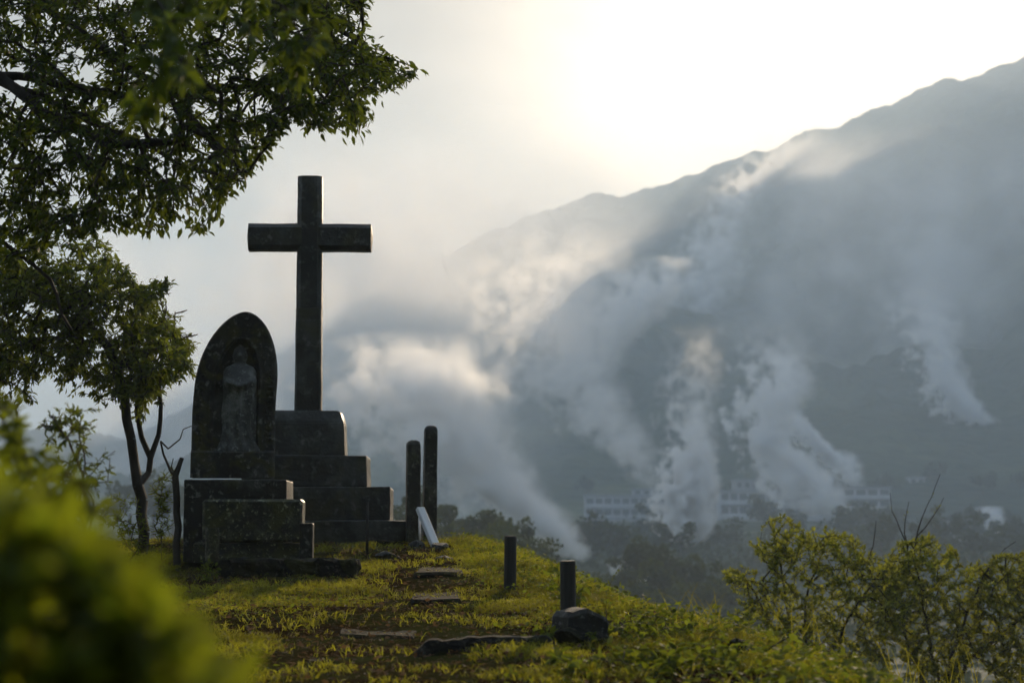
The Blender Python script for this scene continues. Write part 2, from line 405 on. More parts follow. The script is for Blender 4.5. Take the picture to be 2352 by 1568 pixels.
def tube_np(path, radii, sides=6):
    """tube round a polyline -> verts, quads"""
    path = [Vector(p) for p in path]
    V = []; Fq = []
    ref = Vector((0.31, 0.17, 0.93))
    for i, p in enumerate(path):
        d = (path[min(i + 1, len(path) - 1)] - path[max(i - 1, 0)]).normalized()
        a = d.cross(ref)
        if a.length < 1e-3: a = d.cross(Vector((1, 0, 0)))
        a.normalize(); b = d.cross(a)
        for k in range(sides):
            t = 2 * math.pi * k / sides
            V.append(p + (a * math.cos(t) + b * math.sin(t)) * radii[i])
    for i in range(len(path) - 1):
        for k in range(sides):
            k2 = (k + 1) % sides
            Fq.append((i * sides + k, i * sides + k2, (i + 1) * sides + k2, (i + 1) * sides + k))
    return V, Fq
def tube_obj(name, path, radii, mat, parent=None, sides=6):
    V, Fq = tube_np(path, radii, sides)
    n = len(path)
    fs = [np.array(Fq), np.array([list(range(sides))[::-1]]), np.array([[(n - 1) * sides + k for k in range(sides)]])]
    return link_mesh(name, np_mesh(name, [tuple(v) for v in V], fs, smooth=True), mat, parent)

def lathe(name, prof, mat, parent, loc, n=20):
    V = []; Fq = []
    for r, z in prof:
        for k in range(n):
            t = 2 * math.pi * k / n; V.append((r * math.cos(t), r * math.sin(t), z))
    for i in range(len(prof) - 1):
        for k in range(n):
            k2 = (k + 1) % n; Fq.append((i * n + k, i * n + k2, (i + 1) * n + k2, (i + 1) * n + k))
    fs = [np.array(Fq), np.array([[(len(prof) - 1) * n + k for k in range(n)]])]
    o = link_mesh(name, np_mesh(name, V, fs, smooth=False), mat, parent, loc)
    return o

# ------------------------------------------------------------------ stone cross on its stepped pedestal
YC = 21.2
cc = at(706, 1195, YC)
RZ = R(2.35)
cross = empty('stone_cross', (cc.x, YC, -0.24), RZ)
tag(cross, 'tall dark stone cross with plain arms on a stepped stone pedestal', 'cross')
def zc(py, h): return at(706, py, YC - h).z + 0.24          # height above the monument's origin of a front edge
h_base, h_s2, h_s1, h_die = 1.098, 0.894, 0.647, 0.409
z_b, z_2, z_1, z_d = zc(1195, h_base), zc(1117, h_s2), zc(1045, h_s1), zc(942, h_die)
MC = M['cross_stone']
block('base_course', MC, cross, (0, 0, -0.15), (2 * h_base, 2 * h_base, z_b + 0.15), bevel=0.012, amp=0.012, seed=1)
block('step', MC, cross, (0, 0, z_b + .002), (2 * h_s2, 2 * h_s2, z_2 - z_b - .002), bevel=0.016, amp=0.011, freq=6.0, seed=2)
block('step', MC, cross, (0, 0, z_2 + .002), (2 * h_s1, 2 * h_s1, z_1 - z_2 - .002), bevel=0.016, amp=0.011, freq=6.0, seed=3)
# die: battered sides and a sloping weathered top
bm = bmesh.new()
zs = [(0, h_die), (z_d - z_1 - 0.125, h_die - 0.018), (z_d - z_1, h_die - 0.062)]
prev = None
for z, h in zs:
    ring = [bm.verts.new((sx * h, sy * h, z)) for sx, sy in ((-1, -1), (1, -1), (1, 1), (-1, 1))]
    if prev:
        for k in range(4): bm.faces.new((prev[k], prev[(k + 1) % 4], ring[(k + 1) % 4], ring[k]))
    else: bm.faces.new(ring[::-1])
    prev = ring
bm.faces.new(prev)
bmesh.ops.bevel(bm, geom=bm.edges[:], offset=0.012, segments=2, affect='EDGES')
bmesh.ops.subdivide_edges(bm, edges=[e for e in bm.edges if e.calc_length() > .05], cuts=5, use_grid_fill=True)
bm.normal_update()
for v in bm.verts: v.co += v.normal * 0.011 * mnoise.noise(v.co * 6)
link_mesh('die', bm_mesh('die', bm), MC, cross, (0, 0, z_1 + .002))

def beam(name, z0, z1, w0, w1, d, ch, dome0, dome1, axis='z', loc=(0, 0, 0), seed=0, n=14):
    """chamfered stone bar from z0 to z1, optionally domed at its ends; axis 'x' lays it on its side"""
    bm = bmesh.new(); rings = []
    sec = lambda w: [(-w + ch, -d), (w - ch, -d), (w, -d + ch), (w, d - ch), (w - ch, d), (-w + ch, d), (-w, d - ch), (-w, -d + ch)]
    for i in range(n + 1):
        t = i / n; w = w0 + (w1 - w0) * t; ring = []
        for x, y in sec(w):
            z = z0 + (z1 - z0) * t
            if dome1 and i == n: z -= dome1 * ((x / w) ** 2 + (y / d) ** 2) * 0.5
            if dome0 and i == 0: z += dome0 * ((x / w) ** 2 + (y / d) ** 2) * 0.5
            q = Vector((x * 5 + seed, y * 5, z * 5))
            k = 1 + 0.035 * mnoise.noise(q)
            ring.append(bm.verts.new((x * k, y * k, z) if axis == 'z' else (z, y * k, x * k)))
        if rings:
            for k in range(8): bm.faces.new((rings[-1][k], rings[-1][(k + 1) % 8], ring[(k + 1) % 8], ring[k]))
        rings.append(ring)
    for ring, dome in ((rings[0], dome0), (rings[-1], dome1)):
        c = bm.verts.new(sum((v.co for v in ring), Vector()) / 8)
        if axis == 'z': c.co.z = z0 if ring is rings[0] else z1
        else: c.co.x = z0 if ring is rings[0] else z1
        for k in range(8): bm.faces.new((ring[k], ring[(k + 1) % 8], c))
    bmesh.ops.recalc_face_normals(bm, faces=bm.faces[:])
    return link_mesh(name, bm_mesh(name, bm), MC, cross, loc)
z_j, z_top = zc(707, .14), zc(399, .13)
z_arm0, z_arm1 = zc(573, .13), zc(512, .13)
beam('lower_shaft', z_d - 0.01, z_j - 0.004, 0.142, 0.136, 0.142, 0.022, 0, 0, seed=3)
beam('upper_shaft', z_j, z_top, 0.1355, 0.131, 0.135, 0.05, 0, 0.03, seed=9)
for s in (-1, 1):
    px = 560 if s < 0 else 853
    x1 = abs(px - 706) / F * (YC - .13)
    b = beam('arm', 0.08, x1, (z_arm1 - z_arm0) / 2, (z_arm1 - z_arm0) / 2, 0.132, 0.048, 0, 0.028, axis='x', loc=(0, 0, (z_arm0 + z_arm1) / 2), seed=20 + s)
    if s < 0: b.rotation_euler = (0, 0, math.pi)

# ------------------------------------------------------------------ carved memorial stone
YG = 17.6
gb = at(537, 1098, YG)
grave = empty('carved_memorial', (gb.x, YG, gb.z), R(4))
tag(grave, 'pointed-arch memorial stone with a robed figure in relief on mossy blocks', 'gravestone')
GS = M['grave_stone']
HA = at(565, 722, YG).z - gb.z
WH = 0.368                                   # half width
def arch_half(t):                            # half width of the stone at height t (0..1)
    return WH * (np.where(t < 0.55, 1 - 0.02 * t / 0.55, 0) + np.where(t >= 0.55, 0.98 * np.sqrt(np.clip(1 - ((t - 0.55) / 0.45) ** 2.0, 0, 1)) ** 1.12, 0))
def lean(t): return 0.10 * np.clip((t - 0.35) / 0.65, 0, 1) ** 1.6      # the tip bends to one side and forward
NZ_, NX_ = 150, 76
ts = np.linspace(0, 1, NZ_) ; us = np.linspace(-1, 1, NX_)
T, U = np.meshgrid(ts, us, indexing='ij')
T = 1 - (1 - T) ** 1.25
half = arch_half(T)
xf = U * half + lean(T); zf = T * HA
# depth relief: raised border, sunk niche, footing of the figure, worn carved marks in the border
nw = 0.205; ntop = 0.84
nh = nw * np.where(T < 0.5, 1.0, np.sqrt(np.clip(1 - ((T - 0.5) / (ntop - 0.5)) ** 2, 0, 1)))
inn = np.clip((nh - np.abs(U * half)) / 0.025, 0, 1) * np.clip((T - 0.165) / 0.015, 0, 1) * np.clip((ntop - T) / 0.02, 0, 1)
depth = -0.042 * inn
rim = np.exp(-((np.abs(U * half) - nh - 0.014) / 0.008) ** 2) * (T > 0.165) * (T < ntop)
depth = depth + 0.008 * rim
edge = np.clip((1 - np.abs(U)) * half / 0.03, 0, 1); depth = depth - 0.02 * (1 - edge) ** 2
mk = (np.abs(np.abs(U * half) - 0.305) < 0.028) & (T > 0.2) & (T < 0.62)
cell = np.sin(zf * 62) ; glyph = (vnoise(xf * 95, zf * 75, 31) > 0.52) & (np.abs(cell) > 0.35)
depth = depth + np.where(mk & glyph, 0.012, 0)
bowl = 0.10 * np.clip((T - 0.4) / 0.6, 0, 1) ** 2                                    # tip curls forward
base_step = 0.05 * (1 - np.clip((T - 0.15) / 0.012, 0, 1))                           # the foot block stands proud
depth = depth + 0.006 * (fbm(xf * 22, zf * 22, 8, 3) - 0.5)
yf = -0.13 - depth - bowl - base_step
yb = 0.15 - 0.08 * np.clip((T - 0.4) / 0.6, 0, 1) ** 2 + 0 * U
front = np.stack([xf, yf, zf], -1).reshape(-1, 3); back = np.stack([xf * 0.96 - .02, yb, zf * 0.985], -1).reshape(-1, 3)
ii = np.arange(NZ_ * NX_).reshape(NZ_, NX_); jj = ii + NZ_ * NX_
q = lambda a: np.stack([a[:-1, :-1], a[:-1, 1:], a[1:, 1:], a[1:, :-1]], -1).reshape(-1, 4)
sideL = np.stack([ii[:-1, 0], ii[1:, 0], jj[1:, 0], jj[:-1, 0]], -1); sideR = np.stack([ii[:-1, -1], jj[:-1, -1], jj[1:, -1], ii[1:, -1]], -1)
top = np.stack([ii[-1, :-1], ii[-1, 1:], jj[-1, 1:], jj[-1, :-1]], -1)
slab = link_mesh('arched_slab', np_mesh('arched_slab', np.concatenate([front, back]), [q(ii), q(jj)[:, ::-1], sideL, sideR, top], smooth=True), GS, grave, (0, 0, 0.003))
mod = slab.modifiers.new('edge', 'EDGE_SPLIT'); mod.split_angle = R(40)
# robed figure: one continuous body, lathe-like with folds, head, clasped hands
NF, NA = 90, 48
tf = np.linspace(0, 1, NF); an = np.linspace(0, 2 * np.pi, NA, endpoint=False)
Tf, An = np.meshgrid(tf, an, indexing='ij')
HF = 0.95
wx = np.interp(tf, [0, .03, .10, .2, .4, .55, .66, .74, .79, .815, .83, .86, .90, .95, .985, 1.0], [.20, .19, .15, .135, .135, .14, .15, .145, .12, .062, .052, .062, .068, .06, .035, .002])
wy = np.interp(tf, [0, .03, .10, .2, .4, .55, .66, .74, .79, .815, .83, .86, .90, .95, .985, 1.0], [.08, .08, .07, .07, .075, .09, .10, .085, .07, .045, .042, .056, .062, .055, .03, .002])
fold = 1 + 0.14 * np.sin(An * 9 + 5 * Tf + 2 * np.sin(Tf * 7)) * np.clip((0.62 - Tf) / 0.2, 0, 1) + 0.07 * np.sin(An * 17 - 9 * Tf) * np.clip((0.76 - Tf) / 0.2, 0, 1)
FX = wx[:, None] * np.cos(An) * fold; FY = wy[:, None] * np.sin(An) * fold
frontness = np.clip(-np.sin(An), 0, 1)
arm = np.exp(-((Tf - (0.60 + 0.06 * np.abs(np.cos(An)))) / 0.035) ** 2) * frontness
FY = FY - 0.045 * arm                                                               # forearms crossing to the clasped hands
FY = FY - 0.018 * np.exp(-((Tf - 0.895) / 0.016) ** 2) * np.exp(-((An - 1.5 * np.pi) / 0.22) ** 2)   # nose
FY = FY + 0.010 * np.exp(-((Tf - 0.915) / 0.010) ** 2) * (np.exp(-((An - 1.5 * np.pi - .42) / 0.2) ** 2) + np.exp(-((An - 1.5 * np.pi + .42) / 0.2) ** 2))
FX = FX * (1 + 0.22 * np.exp(-((Tf - 0.89) / 0.022) ** 2) * np.exp(-((np.abs(np.cos(An)) - 1) / 0.05) ** 2))   # ears
Vf = np.stack([FX, FY, Tf * HF], -1).reshape(-1, 3)
ii = np.arange(NF * NA).reshape(NF, NA); ii = np.concatenate([ii, ii[:, :1]], 1)
fig = link_mesh('relief_figure', np_mesh('relief_figure', Vf, [q(ii)], smooth=True), M['figure_stone'], grave, (0.05, -0.10, 0.155 * HA))
tag(fig, 'paler standing robed figure with clasped hands carved in the niche')
# blocks below, all on the same grave plot
def gblock(name, px0, px1, py0, py1, Yf, depth, mat, **kw):
    a = at(px0, py1, Yf); b = at(px1, py0, Yf)
    return block(name, mat, grave, Matrix.Rotation(-R(4), 3, 'Z') @ (Vector(((a.x + b.x) / 2, Yf + depth / 2, a.z)) - grave.location), (b.x - a.x, depth, b.z - a.z - 0.003), rz=-R(2.0), **kw)
gblock('plinth', 417, 655, 1100, 1290, 17.35, 0.75, GS, bevel=0.015, amp=0.006, seed=5)
gblock('front_block', 462, 693, 1145, 1244, 16.95, 0.37, M['block_stone'], bevel=0.022, amp=0.006, seed=6, segs=1)
gblock('footing_course', 440, 690, 1246, 1292, 16.98, 0.34, M['block_stone'], bevel=0.012, amp=0.012, seed=7)

def thing_block(name, px0, px1, py0, py1, Yf, depth, mat, label, cat, rz=0.0, group=None, **kw):
    a = at(px0, py1, Yf); b = at(px1, py0, Yf)
    o = block(name, mat, None, ((a.x + b.x) / 2, Yf + depth / 2, a.z), (b.x - a.x, depth, b.z - a.z), rz=rz, **kw)
    return tag(o, label, cat, group)
# small stone posts in front of the memorial
p = at(487, 1284, 16.72)
o = lathe('flower_holder', [(0.0, 0), (.058, 0), (.060, .05), (.059, .22), (.057, .268), (.052, .274), (.044, .274), (.043, .2), (0.001, .2)], M['holder'], None, (p.x, p.y, p.z - .01))
tag(o, 'short round mossy flower holder before the carved memorial', 'flower holder')
thing_block('stone_post', 686, 719, 1200, 1286, 16.7, 0.13, M['grave_stone'], 'short squared stone post at the corner of the memorial footing', 'stone post', bevel=0.014, amp=0.008, seed=12, cuts=3)
thing_block('footing_stone', 500, 655, 1285, 1372, 16.3, 0.42, M['rough_stone'], 'rough hewn footing stone under the round flower holder', 'stone', bevel=0.02, amp=0.04, seed=31, freq=8, cuts=9)
thing_block('footing_stone', 657, 814, 1286, 1370, 16.28, 0.42, M['rough_stone'], 'rough hewn footing stone under the squared stone post', 'stone', bevel=0.02, amp=0.04, seed=35, freq=8, cuts=9, rz=R(-3))

# tall stone posts beside the pedestal
def tall_post(px0, px1, py_top, Yf, label, seed, lean_=0.0, cham=0.035):
    a = at(px0, 1240, Yf); b = at(px1, py_top, Yf); w = (b.x - a.x) / 2; h = b.z - a.z + 0.12
    bm = bmesh.new(); prev = None
    for z, k, c in ((0, 1.04, .15), (h * .5, 1.0, .15), (h - cham * 1.2, .97, .18), (h - cham * .4, .78, .3), (h, .42, .4)):
        ww = w * k; ch = ww * c
        ring = [bm.verts.new((x, y, z + 0.008 * mnoise.noise(Vector((x * 30, y * 30, z * 9 + seed))))) for x, y in ((-ww + ch, -ww), (ww - ch, -ww), (ww, -ww + ch), (ww, ww - ch), (ww - ch, ww), (-ww + ch, ww), (-ww, ww - ch), (-ww, -ww + ch))]
        if prev:
            for k2 in range(8): bm.faces.new((prev[k2], prev[(k2 + 1) % 8], ring[(k2 + 1) % 8], ring[k2]))
        prev = ring
    bm.faces.new(prev)
    bmesh.ops.subdivide_edges(bm, edges=bm.edges[:], cuts=2, use_grid_fill=True)
    bm.normal_update()
    for v in bm.verts: v.co += v.normal * 0.006 * mnoise.noise(v.co * 9 + Vector((seed, 0, 0)))
    o = link_mesh('tall_post', bm_mesh('tall_post', bm), M['post_stone'], None, ((a.x + b.x) / 2, Yf + w, a.z - 0.12))
    o.rotation_euler = (0, lean_, R(9))
    return tag(o, label, 'post')
tall_post(932, 965, 1010, 20.0, 'shorter mossy post with a blunt worn top beside the pedestal', 3)
tall_post(970, 1001, 977, 20.6, 'taller squared post with chamfered top beside the pedestal', 8, R(0.6))
# white board leaning against the tall posts
a = at(1000, 1243, 19.5); b = at(968, 1166, 19.75)
wb = empty('white_stake', a, 0)
tag(wb, 'short white painted stake leaning against the tall posts', 'stake')
bm = rough_bm(0.085, 0.05, (b - a).length + .05, cuts=2, bevel=0.006, amp=0.002, segs=1)
o = link_mesh('board', bm_mesh('board', bm), M['white'], wb)
o.rotation_mode = 'QUATERNION'; o.rotation_quaternion = (b - a).to_track_quat('Z', 'Y')
o.location = (0, 0, -.04)
o = tube_obj('white_peg', [at(965, 1240, 19.7), at(963, 1188, 19.8)], [0.012, 0.011], M['white'])
tag(o, 'thin white peg standing beside the leaning stake', 'peg')
# iron rod
a = at(843, 1268, 18.2); a.z = kz(a.x, a.y) - 0.05; b = at(844, 1152, 18.25)
o = tube_obj('iron_rod', [a, (a + b) / 2, b], [0.014, 0.014, 0.013], M['iron'])
tag(o, 'thin rusty iron rod stuck upright in the grass before the pedestal', 'rod')

# bollards
def bollard(px, py_top, Yb, r, label, lean_):
    t = at(px, py_top, Yb); g = kz(t.x, Yb); h = t.z - g + 0.10
    V = []
    o = lathe('wooden_bollard', [(0.001, 0), (r * 1.02, 0), (r * 1.0, h * .3), (r * .985, h * .6), (r * .98, h - .012), (r * .93, h)], M['bollard'], None, (t.x, Yb, g - 0.10), n=24)
    o.rotation_euler = (R(0.5), lean_, 0)
    return tag(o, label, 'bollard')
bollard(1171, 1230, 15.2, 0.047, 'dark round wooden bollard rising from grass at the drop edge', R(0.6))
bollard(1306, 1287, 11.9, 0.0475, 'dark round wooden bollard standing behind the flat-topped rock', R(-0.6))

# rocks and path stones
def rock(name, px, py, Yr, r, seed, label, mat='rock', cat='rock', rz=0, sink=0.25, group=None, amp=0.35):
    p = at(px, py, Yr); p.z = kz(p.x, Yr) + r[2] * sink
    o = link_mesh(name, rock_mesh(name, r, seed, amp=amp), M[mat], None, p)
    o.rotation_euler = (0, 0, rz)
    return tag(o, label, cat, group)
# flat-topped rock by the near bollard and the stone under it
pr = at(1338, 1455, 11.45)
bm = rough_bm(0.275, 0.30, 0.17, cuts=4, bevel=0.022, amp=0.016, seed=44, freq=6, segs=1)
for v in bm.verts:
    if v.co.z > 0.1: v.co.z += 0.045 * (1 - abs(v.co.x + .03) / 0.14) - 0.12 * v.co.y * 0.4
    v.co.x *= 1 + 0.12 * math.sin(v.co.y * 12)
o = link_mesh('flat_rock', bm_mesh('flat_rock', bm), M['rock'], None, (pr.x, 11.45, at(0, 1482, 11.45).z)); o.rotation_euler = (R(2), R(2), R(14))
tag(o, 'flat-topped angular dark rock leaning at the foot of a bollard', 'rock')
rock('stone', 1332, 1510, 11.35, (0.17, 0.17, 0.10), 3, 'dark half-buried stone under the flat-topped rock', 'rough_stone', 'stone', sink=0.3)
# long edging stone across the path
def edging(pts, w, h, label, seed, mat='rough_stone', name='edging_stone'):
    pts = [Vector((at(px, py, Yy).x, Yy, 0)) for px, py, Yy in pts]
    bm = bmesh.new(); prev = None; N = 24
    for i in range(N + 1):
        t = i / N * (len(pts) - 1); k = min(int(t), len(pts) - 2); p = pts[k].lerp(pts[k + 1], t - k)
        g = kz(p.x, p.y); e = 0.35 + 0.65 * min(1, min(i, N - i) / 2)
        n = mnoise.noise(Vector((i * .45, seed, 0)))
        ring = [bm.verts.new((p.x, p.y + dy * w, g + dz * h * e + (0.008 * n if dz > 0 else 0))) for dy, dz in ((-1, -.6), (-1.05 - .1 * n, .55), (-.7, .9 + .1 * n), (.6, .95 + .1 * n), (1, .5), (1, -.6))]
        if prev:
            for k2 in range(6): bm.faces.new((prev[k2], prev[(k2 + 1) % 6], ring[(k2 + 1) % 6], ring[k2]))
        else: bm.faces.new(ring[::-1])
        prev = ring
    bm.faces.new(prev); bmesh.ops.recalc_face_normals(bm, faces=bm.faces[:])
    return tag(link_mesh(name, bm_mesh(name, bm), M[mat]), label, 'edging stone')
edging([(955, 1505, 10.5), (1100, 1490, 10.7), (1285, 1478, 11.0)], 0.07, 0.085, 'long rough edging stone across the path beside the flat-topped rock', 2.0)
def slab_thing(pts, th, label, seed, lift=-0.02):
    """flat irregular path slab; pts are (px, py, Y) round its outline"""
    P = [Vector((at(px, py, Yy).x, Yy, 0)) for px, py, Yy in pts]
    c = sum(P, Vector()) / len(P); g = sum(kz(p.x, p.y) for p in P + [c]) / (len(P) + 1)
    bm = bmesh.new()
    fine = []
    for i in range(len(P)):
        for k in range(5):
            q_ = P[i].lerp(P[(i + 1) % len(P)], k / 5); q_ = q_ + Vector((0.045 * mnoise.noise(q_ * 5), 0.05 * mnoise.noise(q_ * 5 + Vector((9, 0, 0))), 0)); fine.append(q_)
    lo = [bm.verts.new((p.x - c.x, p.y - c.y, -th - .08)) for p in fine]
    hi = [bm.verts.new((p.x - c.x, p.y - c.y, -0.01 + 0.02 * mnoise.noise(p * 3))) for p in fine]
    hi2 = [bm.verts.new(((p.x - c.x) * .94, (p.y - c.y) * .9, 0.014 + 0.01 * mnoise.noise(p * 5))) for p in fine]
    n = len(fine)
    for k in range(n):
        k2 = (k + 1) % n
        bm.faces.new((lo[k], lo[k2], hi[k2], hi[k])); bm.faces.new((hi[k], hi[k2], hi2[k2], hi2[k]))
    ce = bm.verts.new((0, 0, 0.012))
    for k in range(n): bm.faces.new((hi2[k], hi2[(k + 1) % n], ce))
    bmesh.ops.recalc_face_normals(bm, faces=bm.faces[:])
    o = link_mesh('path_slab', bm_mesh('path_slab', bm), M['slab'], None, (c.x, c.y, g + lift))
    o.rotation_euler = (R(1.2), 0, 0)
    return tag(o, label, 'stone slab')
slab_thing([(955, 0, 16.2), (1060, 0, 16.3), (1070, 0, 17.3), (975, 0, 17.4)], 0.06, 'worn stone slab step highest on the grassy path below the white stake', 1, 0.012)
slab_thing([(945, 0, 13.9), (1062, 0, 14.05), (1058, 0, 14.9), (960, 0, 14.9)], 0.06, 'worn stone slab step half sunk in grass midway down the path', 2, 0.008)
slab_thing([(790, 0, 11.9), (960, 0, 11.7), (958, 0, 12.7), (780, 0, 13.0)], 0.03, 'broad brown flat stone slab lying in the trodden part of the path', 3)
slab_thing([(700, 0, 9.7), (860, 0, 9.5), (900, 0, 10.3), (720, 0, 10.6)], 0.03, 'brown broken path slab lowest on the trodden path', 4)
rock('rock', 893, 1278, 18.0, (0.13, 0.10, 0.06), 5, 'low dark wedge-shaped rock in the grass near the iron rod', sink=0.2)
rock('rock', 885, 1243, 19.3, (0.20, 0.12, 0.07), 6, 'pale flat rock at the foot of the pedestal base', 'slab', sink=0.2)
rock('rock', 1012, 1252, 19.0, (0.11, 0.10, 0.07), 7, 'rounded dark rock at the foot of the white stake', sink=0.3)
rock('rock', 960, 1246, 19.2, (0.10, 0.09, 0.06), 8, 'small dark rock between the pedestal base and the white stake', sink=0.3)
rock('rock', 1020, 1275, 18.0, (0.09, 0.08, 0.04), 11, 'small lichen-grey rock above the highest path slab', sink=0.2)
rock('rock', 1700, 1525, 10.6, (0.10, 0.10, 0.09), 15, 'dark earthy rock hidden in weeds near the dead twig', 'rough_stone', sink=0.1)
# ------------------------------------------------------------------ leaves, twigs and trees
LT = np.array([[0, 0, 0], [.34, -.5, .05], [.34, 0, -.01], [.34, .5, .05], [.70, -.36, .03], [.70, 0, -.04], [.70, .36, .03], [1, 0, -.10]], float)
LQ = np.array([[1, 2, 5, 4], [2, 3, 6, 5]]); LTRI = np.array([[0, 2, 1], [0, 3, 2], [4, 5, 7], [5, 6, 7]])
def norm(a): return a / np.maximum(np.linalg.norm(a, axis=-1, keepdims=True), 1e-9)
def leaves_mesh(name, base, d, up, ln, wd, tint):
    base = np.asarray(base); N = len(base)
    d = norm(d); side = norm(np.cross(d, up)); nr = np.cross(side, d)
    ln = np.broadcast_to(ln, N); wd = np.broadcast_to(wd, N)
    V = base[:, None] + LT[None, :, 0, None] * (ln[:, None] * d)[:, None] + LT[None, :, 1, None] * (wd[:, None] * side)[:, None] + LT[None, :, 2, None] * (ln[:, None] * nr)[:, None]
    o = (np.arange(N) * 8)[:, None, None]
    return np_mesh(name, V.reshape(-1, 3), [(LQ[None] + o).reshape(-1, 4), (LTRI[None] + o).reshape(-1, 3)], tint=np.repeat(tint, 8))

class Grow:
    def __init__(self, seed=1):
        self.P = np.zeros((90000, 3)); self.par = np.full(90000, -1); self.n = 0; self.tips = []; self.min_r = np.zeros(90000)
        self.r = np.random.default_rng(seed)
    def add(self, p, par, mr=0.0):
        self.P[self.n] = p; self.par[self.n] = par; self.min_r[self.n] = mr; self.n += 1
        return self.n - 1
    def limb(self, pts, r0, r1, par=-1, step=0.12, wob=0.10):
        """a main stem or limb through pts, r0 -> r1"""
        pts = [np.array(p, float) for p in pts]
        seg = [np.linalg.norm(pts[i + 1] - pts[i]) for i in range(len(pts) - 1)]; tot = sum(seg)
        last = par; acc = 0
        if par < 0: last = self.add(pts[0], -1, r0)
        for i, s in enumerate(seg):
            n = max(1, int(s / step))
            for k in range(1, n + 1):
                t = k / n; p = pts[i] * (1 - t) + pts[i + 1] * t + self.r.normal(0, wob * step, 3)
                last = self.add(p, last, r0 + (r1 - r0) * (acc + s * t) / tot)
            acc += s
        return last
    def nearest(self, p): return int(np.argmin(((self.P[:self.n] - p) ** 2).sum(1)))
    def attract(self, pts, step=0.1, sag=0.06, order=True):
        pts = np.asarray(pts)
        if order:
            dd = np.array([((self.P[:self.n] - p) ** 2).sum(1).min() for p in pts]); pts = pts[np.argsort(dd)]
        for p in pts:
            k = self.nearest(p); q = self.P[k].copy(); dist = np.linalg.norm(p - q)
            if dist < 0.02: continue
            n = max(1, int(dist / step)); last = k
            for j in range(1, n + 1):
                t = j / n
                m_ = q * (1 - t) + p * t; m_[2] += sag * dist * math.sin(math.pi * t) ; m_ += self.r.normal(0, 0.012 * min(1, dist * 3), 3)
                last = self.add(m_, last)
            self.tips.append(last)
    def radii(self, tip_r, expo=0.45):
        cnt = np.zeros(self.n); has = np.zeros(self.n, bool)
        for i in range(self.n - 1, 0, -1):
            if cnt[i] == 0: cnt[i] = 1
            if self.par[i] >= 0: cnt[self.par[i]] += cnt[i]
        cnt[0] = max(cnt[0], 1)
        return np.maximum(tip_r * cnt ** expo, self.min_r[:self.n])
    def wood(self, name, tip_r=0.003, sides=5, sel=None, expo=0.45):
        rad = self.radii(tip_r, expo)
        ch = np.nonzero(self.par[:self.n] >= 0)[0]
        if sel is not None: ch = ch[sel(rad[ch])]
        a = self.P[self.par[ch]]; b = self.P[ch]; d = norm(b - a)
        ref = np.where(np.abs(d[:, 2:3]) > 0.9, np.array([[1.0, 0, 0]]), np.array([[0, 0, 1.0]]))
        u = norm(np.cross(d, ref)); v = np.cross(d, u)
        ang = np.arange(sides) * 2 * np.pi / sides
        circ = u[:, None] * np.cos(ang)[None, :, None] + v[:, None] * np.sin(ang)[None, :, None]
        ra = np.minimum(rad[self.par[ch]], rad[ch] * 1.35)
        V = np.stack([a[:, None] + circ * ra[:, None, None], b[:, None] + circ * rad[ch][:, None, None]], 1)
        o = (np.arange(len(ch)) * 2 * sides)[:, None, None]
        k = np.arange(sides); k2 = (k + 1) % sides
        qd = np.stack([k, k2, k2 + sides, k + sides], -1)[None] + o
        return np_mesh(name, V.reshape(-1, 3), [qd.reshape(-1, 4)], smooth=True)
    def leaves(self, name, per_tip=9, span=0.25, ln=0.075, wr=0.36, droop=0.5, spread=0.9, tips=None, jitter=0.0):
        tips = np.array(self.tips if tips is None else tips)
        B = []; Dv = []; rg = self.r
        for t in tips:
            # walk back along the twig collecting (pos, dir)
            path = [self.P[t]]; k = t
            L_ = 0
            while self.par[k] >= 0 and L_ < span:
                k = self.par[k]; L_ += np.linalg.norm(self.P[k] - path[-1]); path.append(self.P[k])
            path = np.array(path); dirn = norm(path[0] - path[min(2, len(path) - 1)])
            if np.linalg.norm(dirn) < 0.5: dirn = np.array([0, 0, 1.0])
            cum = np.concatenate([[0], np.cumsum(np.linalg.norm(np.diff(path, axis=0), axis=1))])
            n = max(3, int(per_tip * rg.uniform(.7, 1.3)))
            s = np.linspace(-0.015, min(span, cum[-1]), n)
            pos = np.stack([np.interp(s, cum, path[:, c]) for c in range(3)], -1)
            ph = rg.uniform(0, 6.28) + np.arange(n) * 2.4
            ref = np.array([0, 0, 1.0]) if abs(dirn[2]) < .9 else np.array([1.0, 0, 0])
            u = norm(np.cross(dirn, ref)); v = np.cross(dirn, u)
            out = u[None] * np.cos(ph)[:, None] + v[None] * np.sin(ph)[:, None] * 0.6
            fwd = np.linspace(1.0, 0.35, n)[:, None]
            dv = dirn[None] * fwd + out * spread + np.array([0, 0, -droop]) + rg.normal(0, .22, (n, 3))
            B.append(pos + rg.normal(0, jitter, (n, 3)) if jitter else pos); Dv.append(dv)
        B = np.concatenate(B); Dv = np.concatenate(Dv); N = len(B)
        up = np.array([0, 0, 1.0]) + rg.normal(0, .55, (N, 3))
        l = ln * rg.uniform(.6, 1.2, N)
        tint = np.clip(rg.normal(.45, .25, N) + 0.25 * (fbm(B[:, 0] * 2 + B[:, 1], B[:, 2] * 2, 77, 2) - .5) * 2, 0, 1)
        return leaves_mesh(name, B, Dv, up, l, l * wr * rg.uniform(.8, 1.2, N), tint)

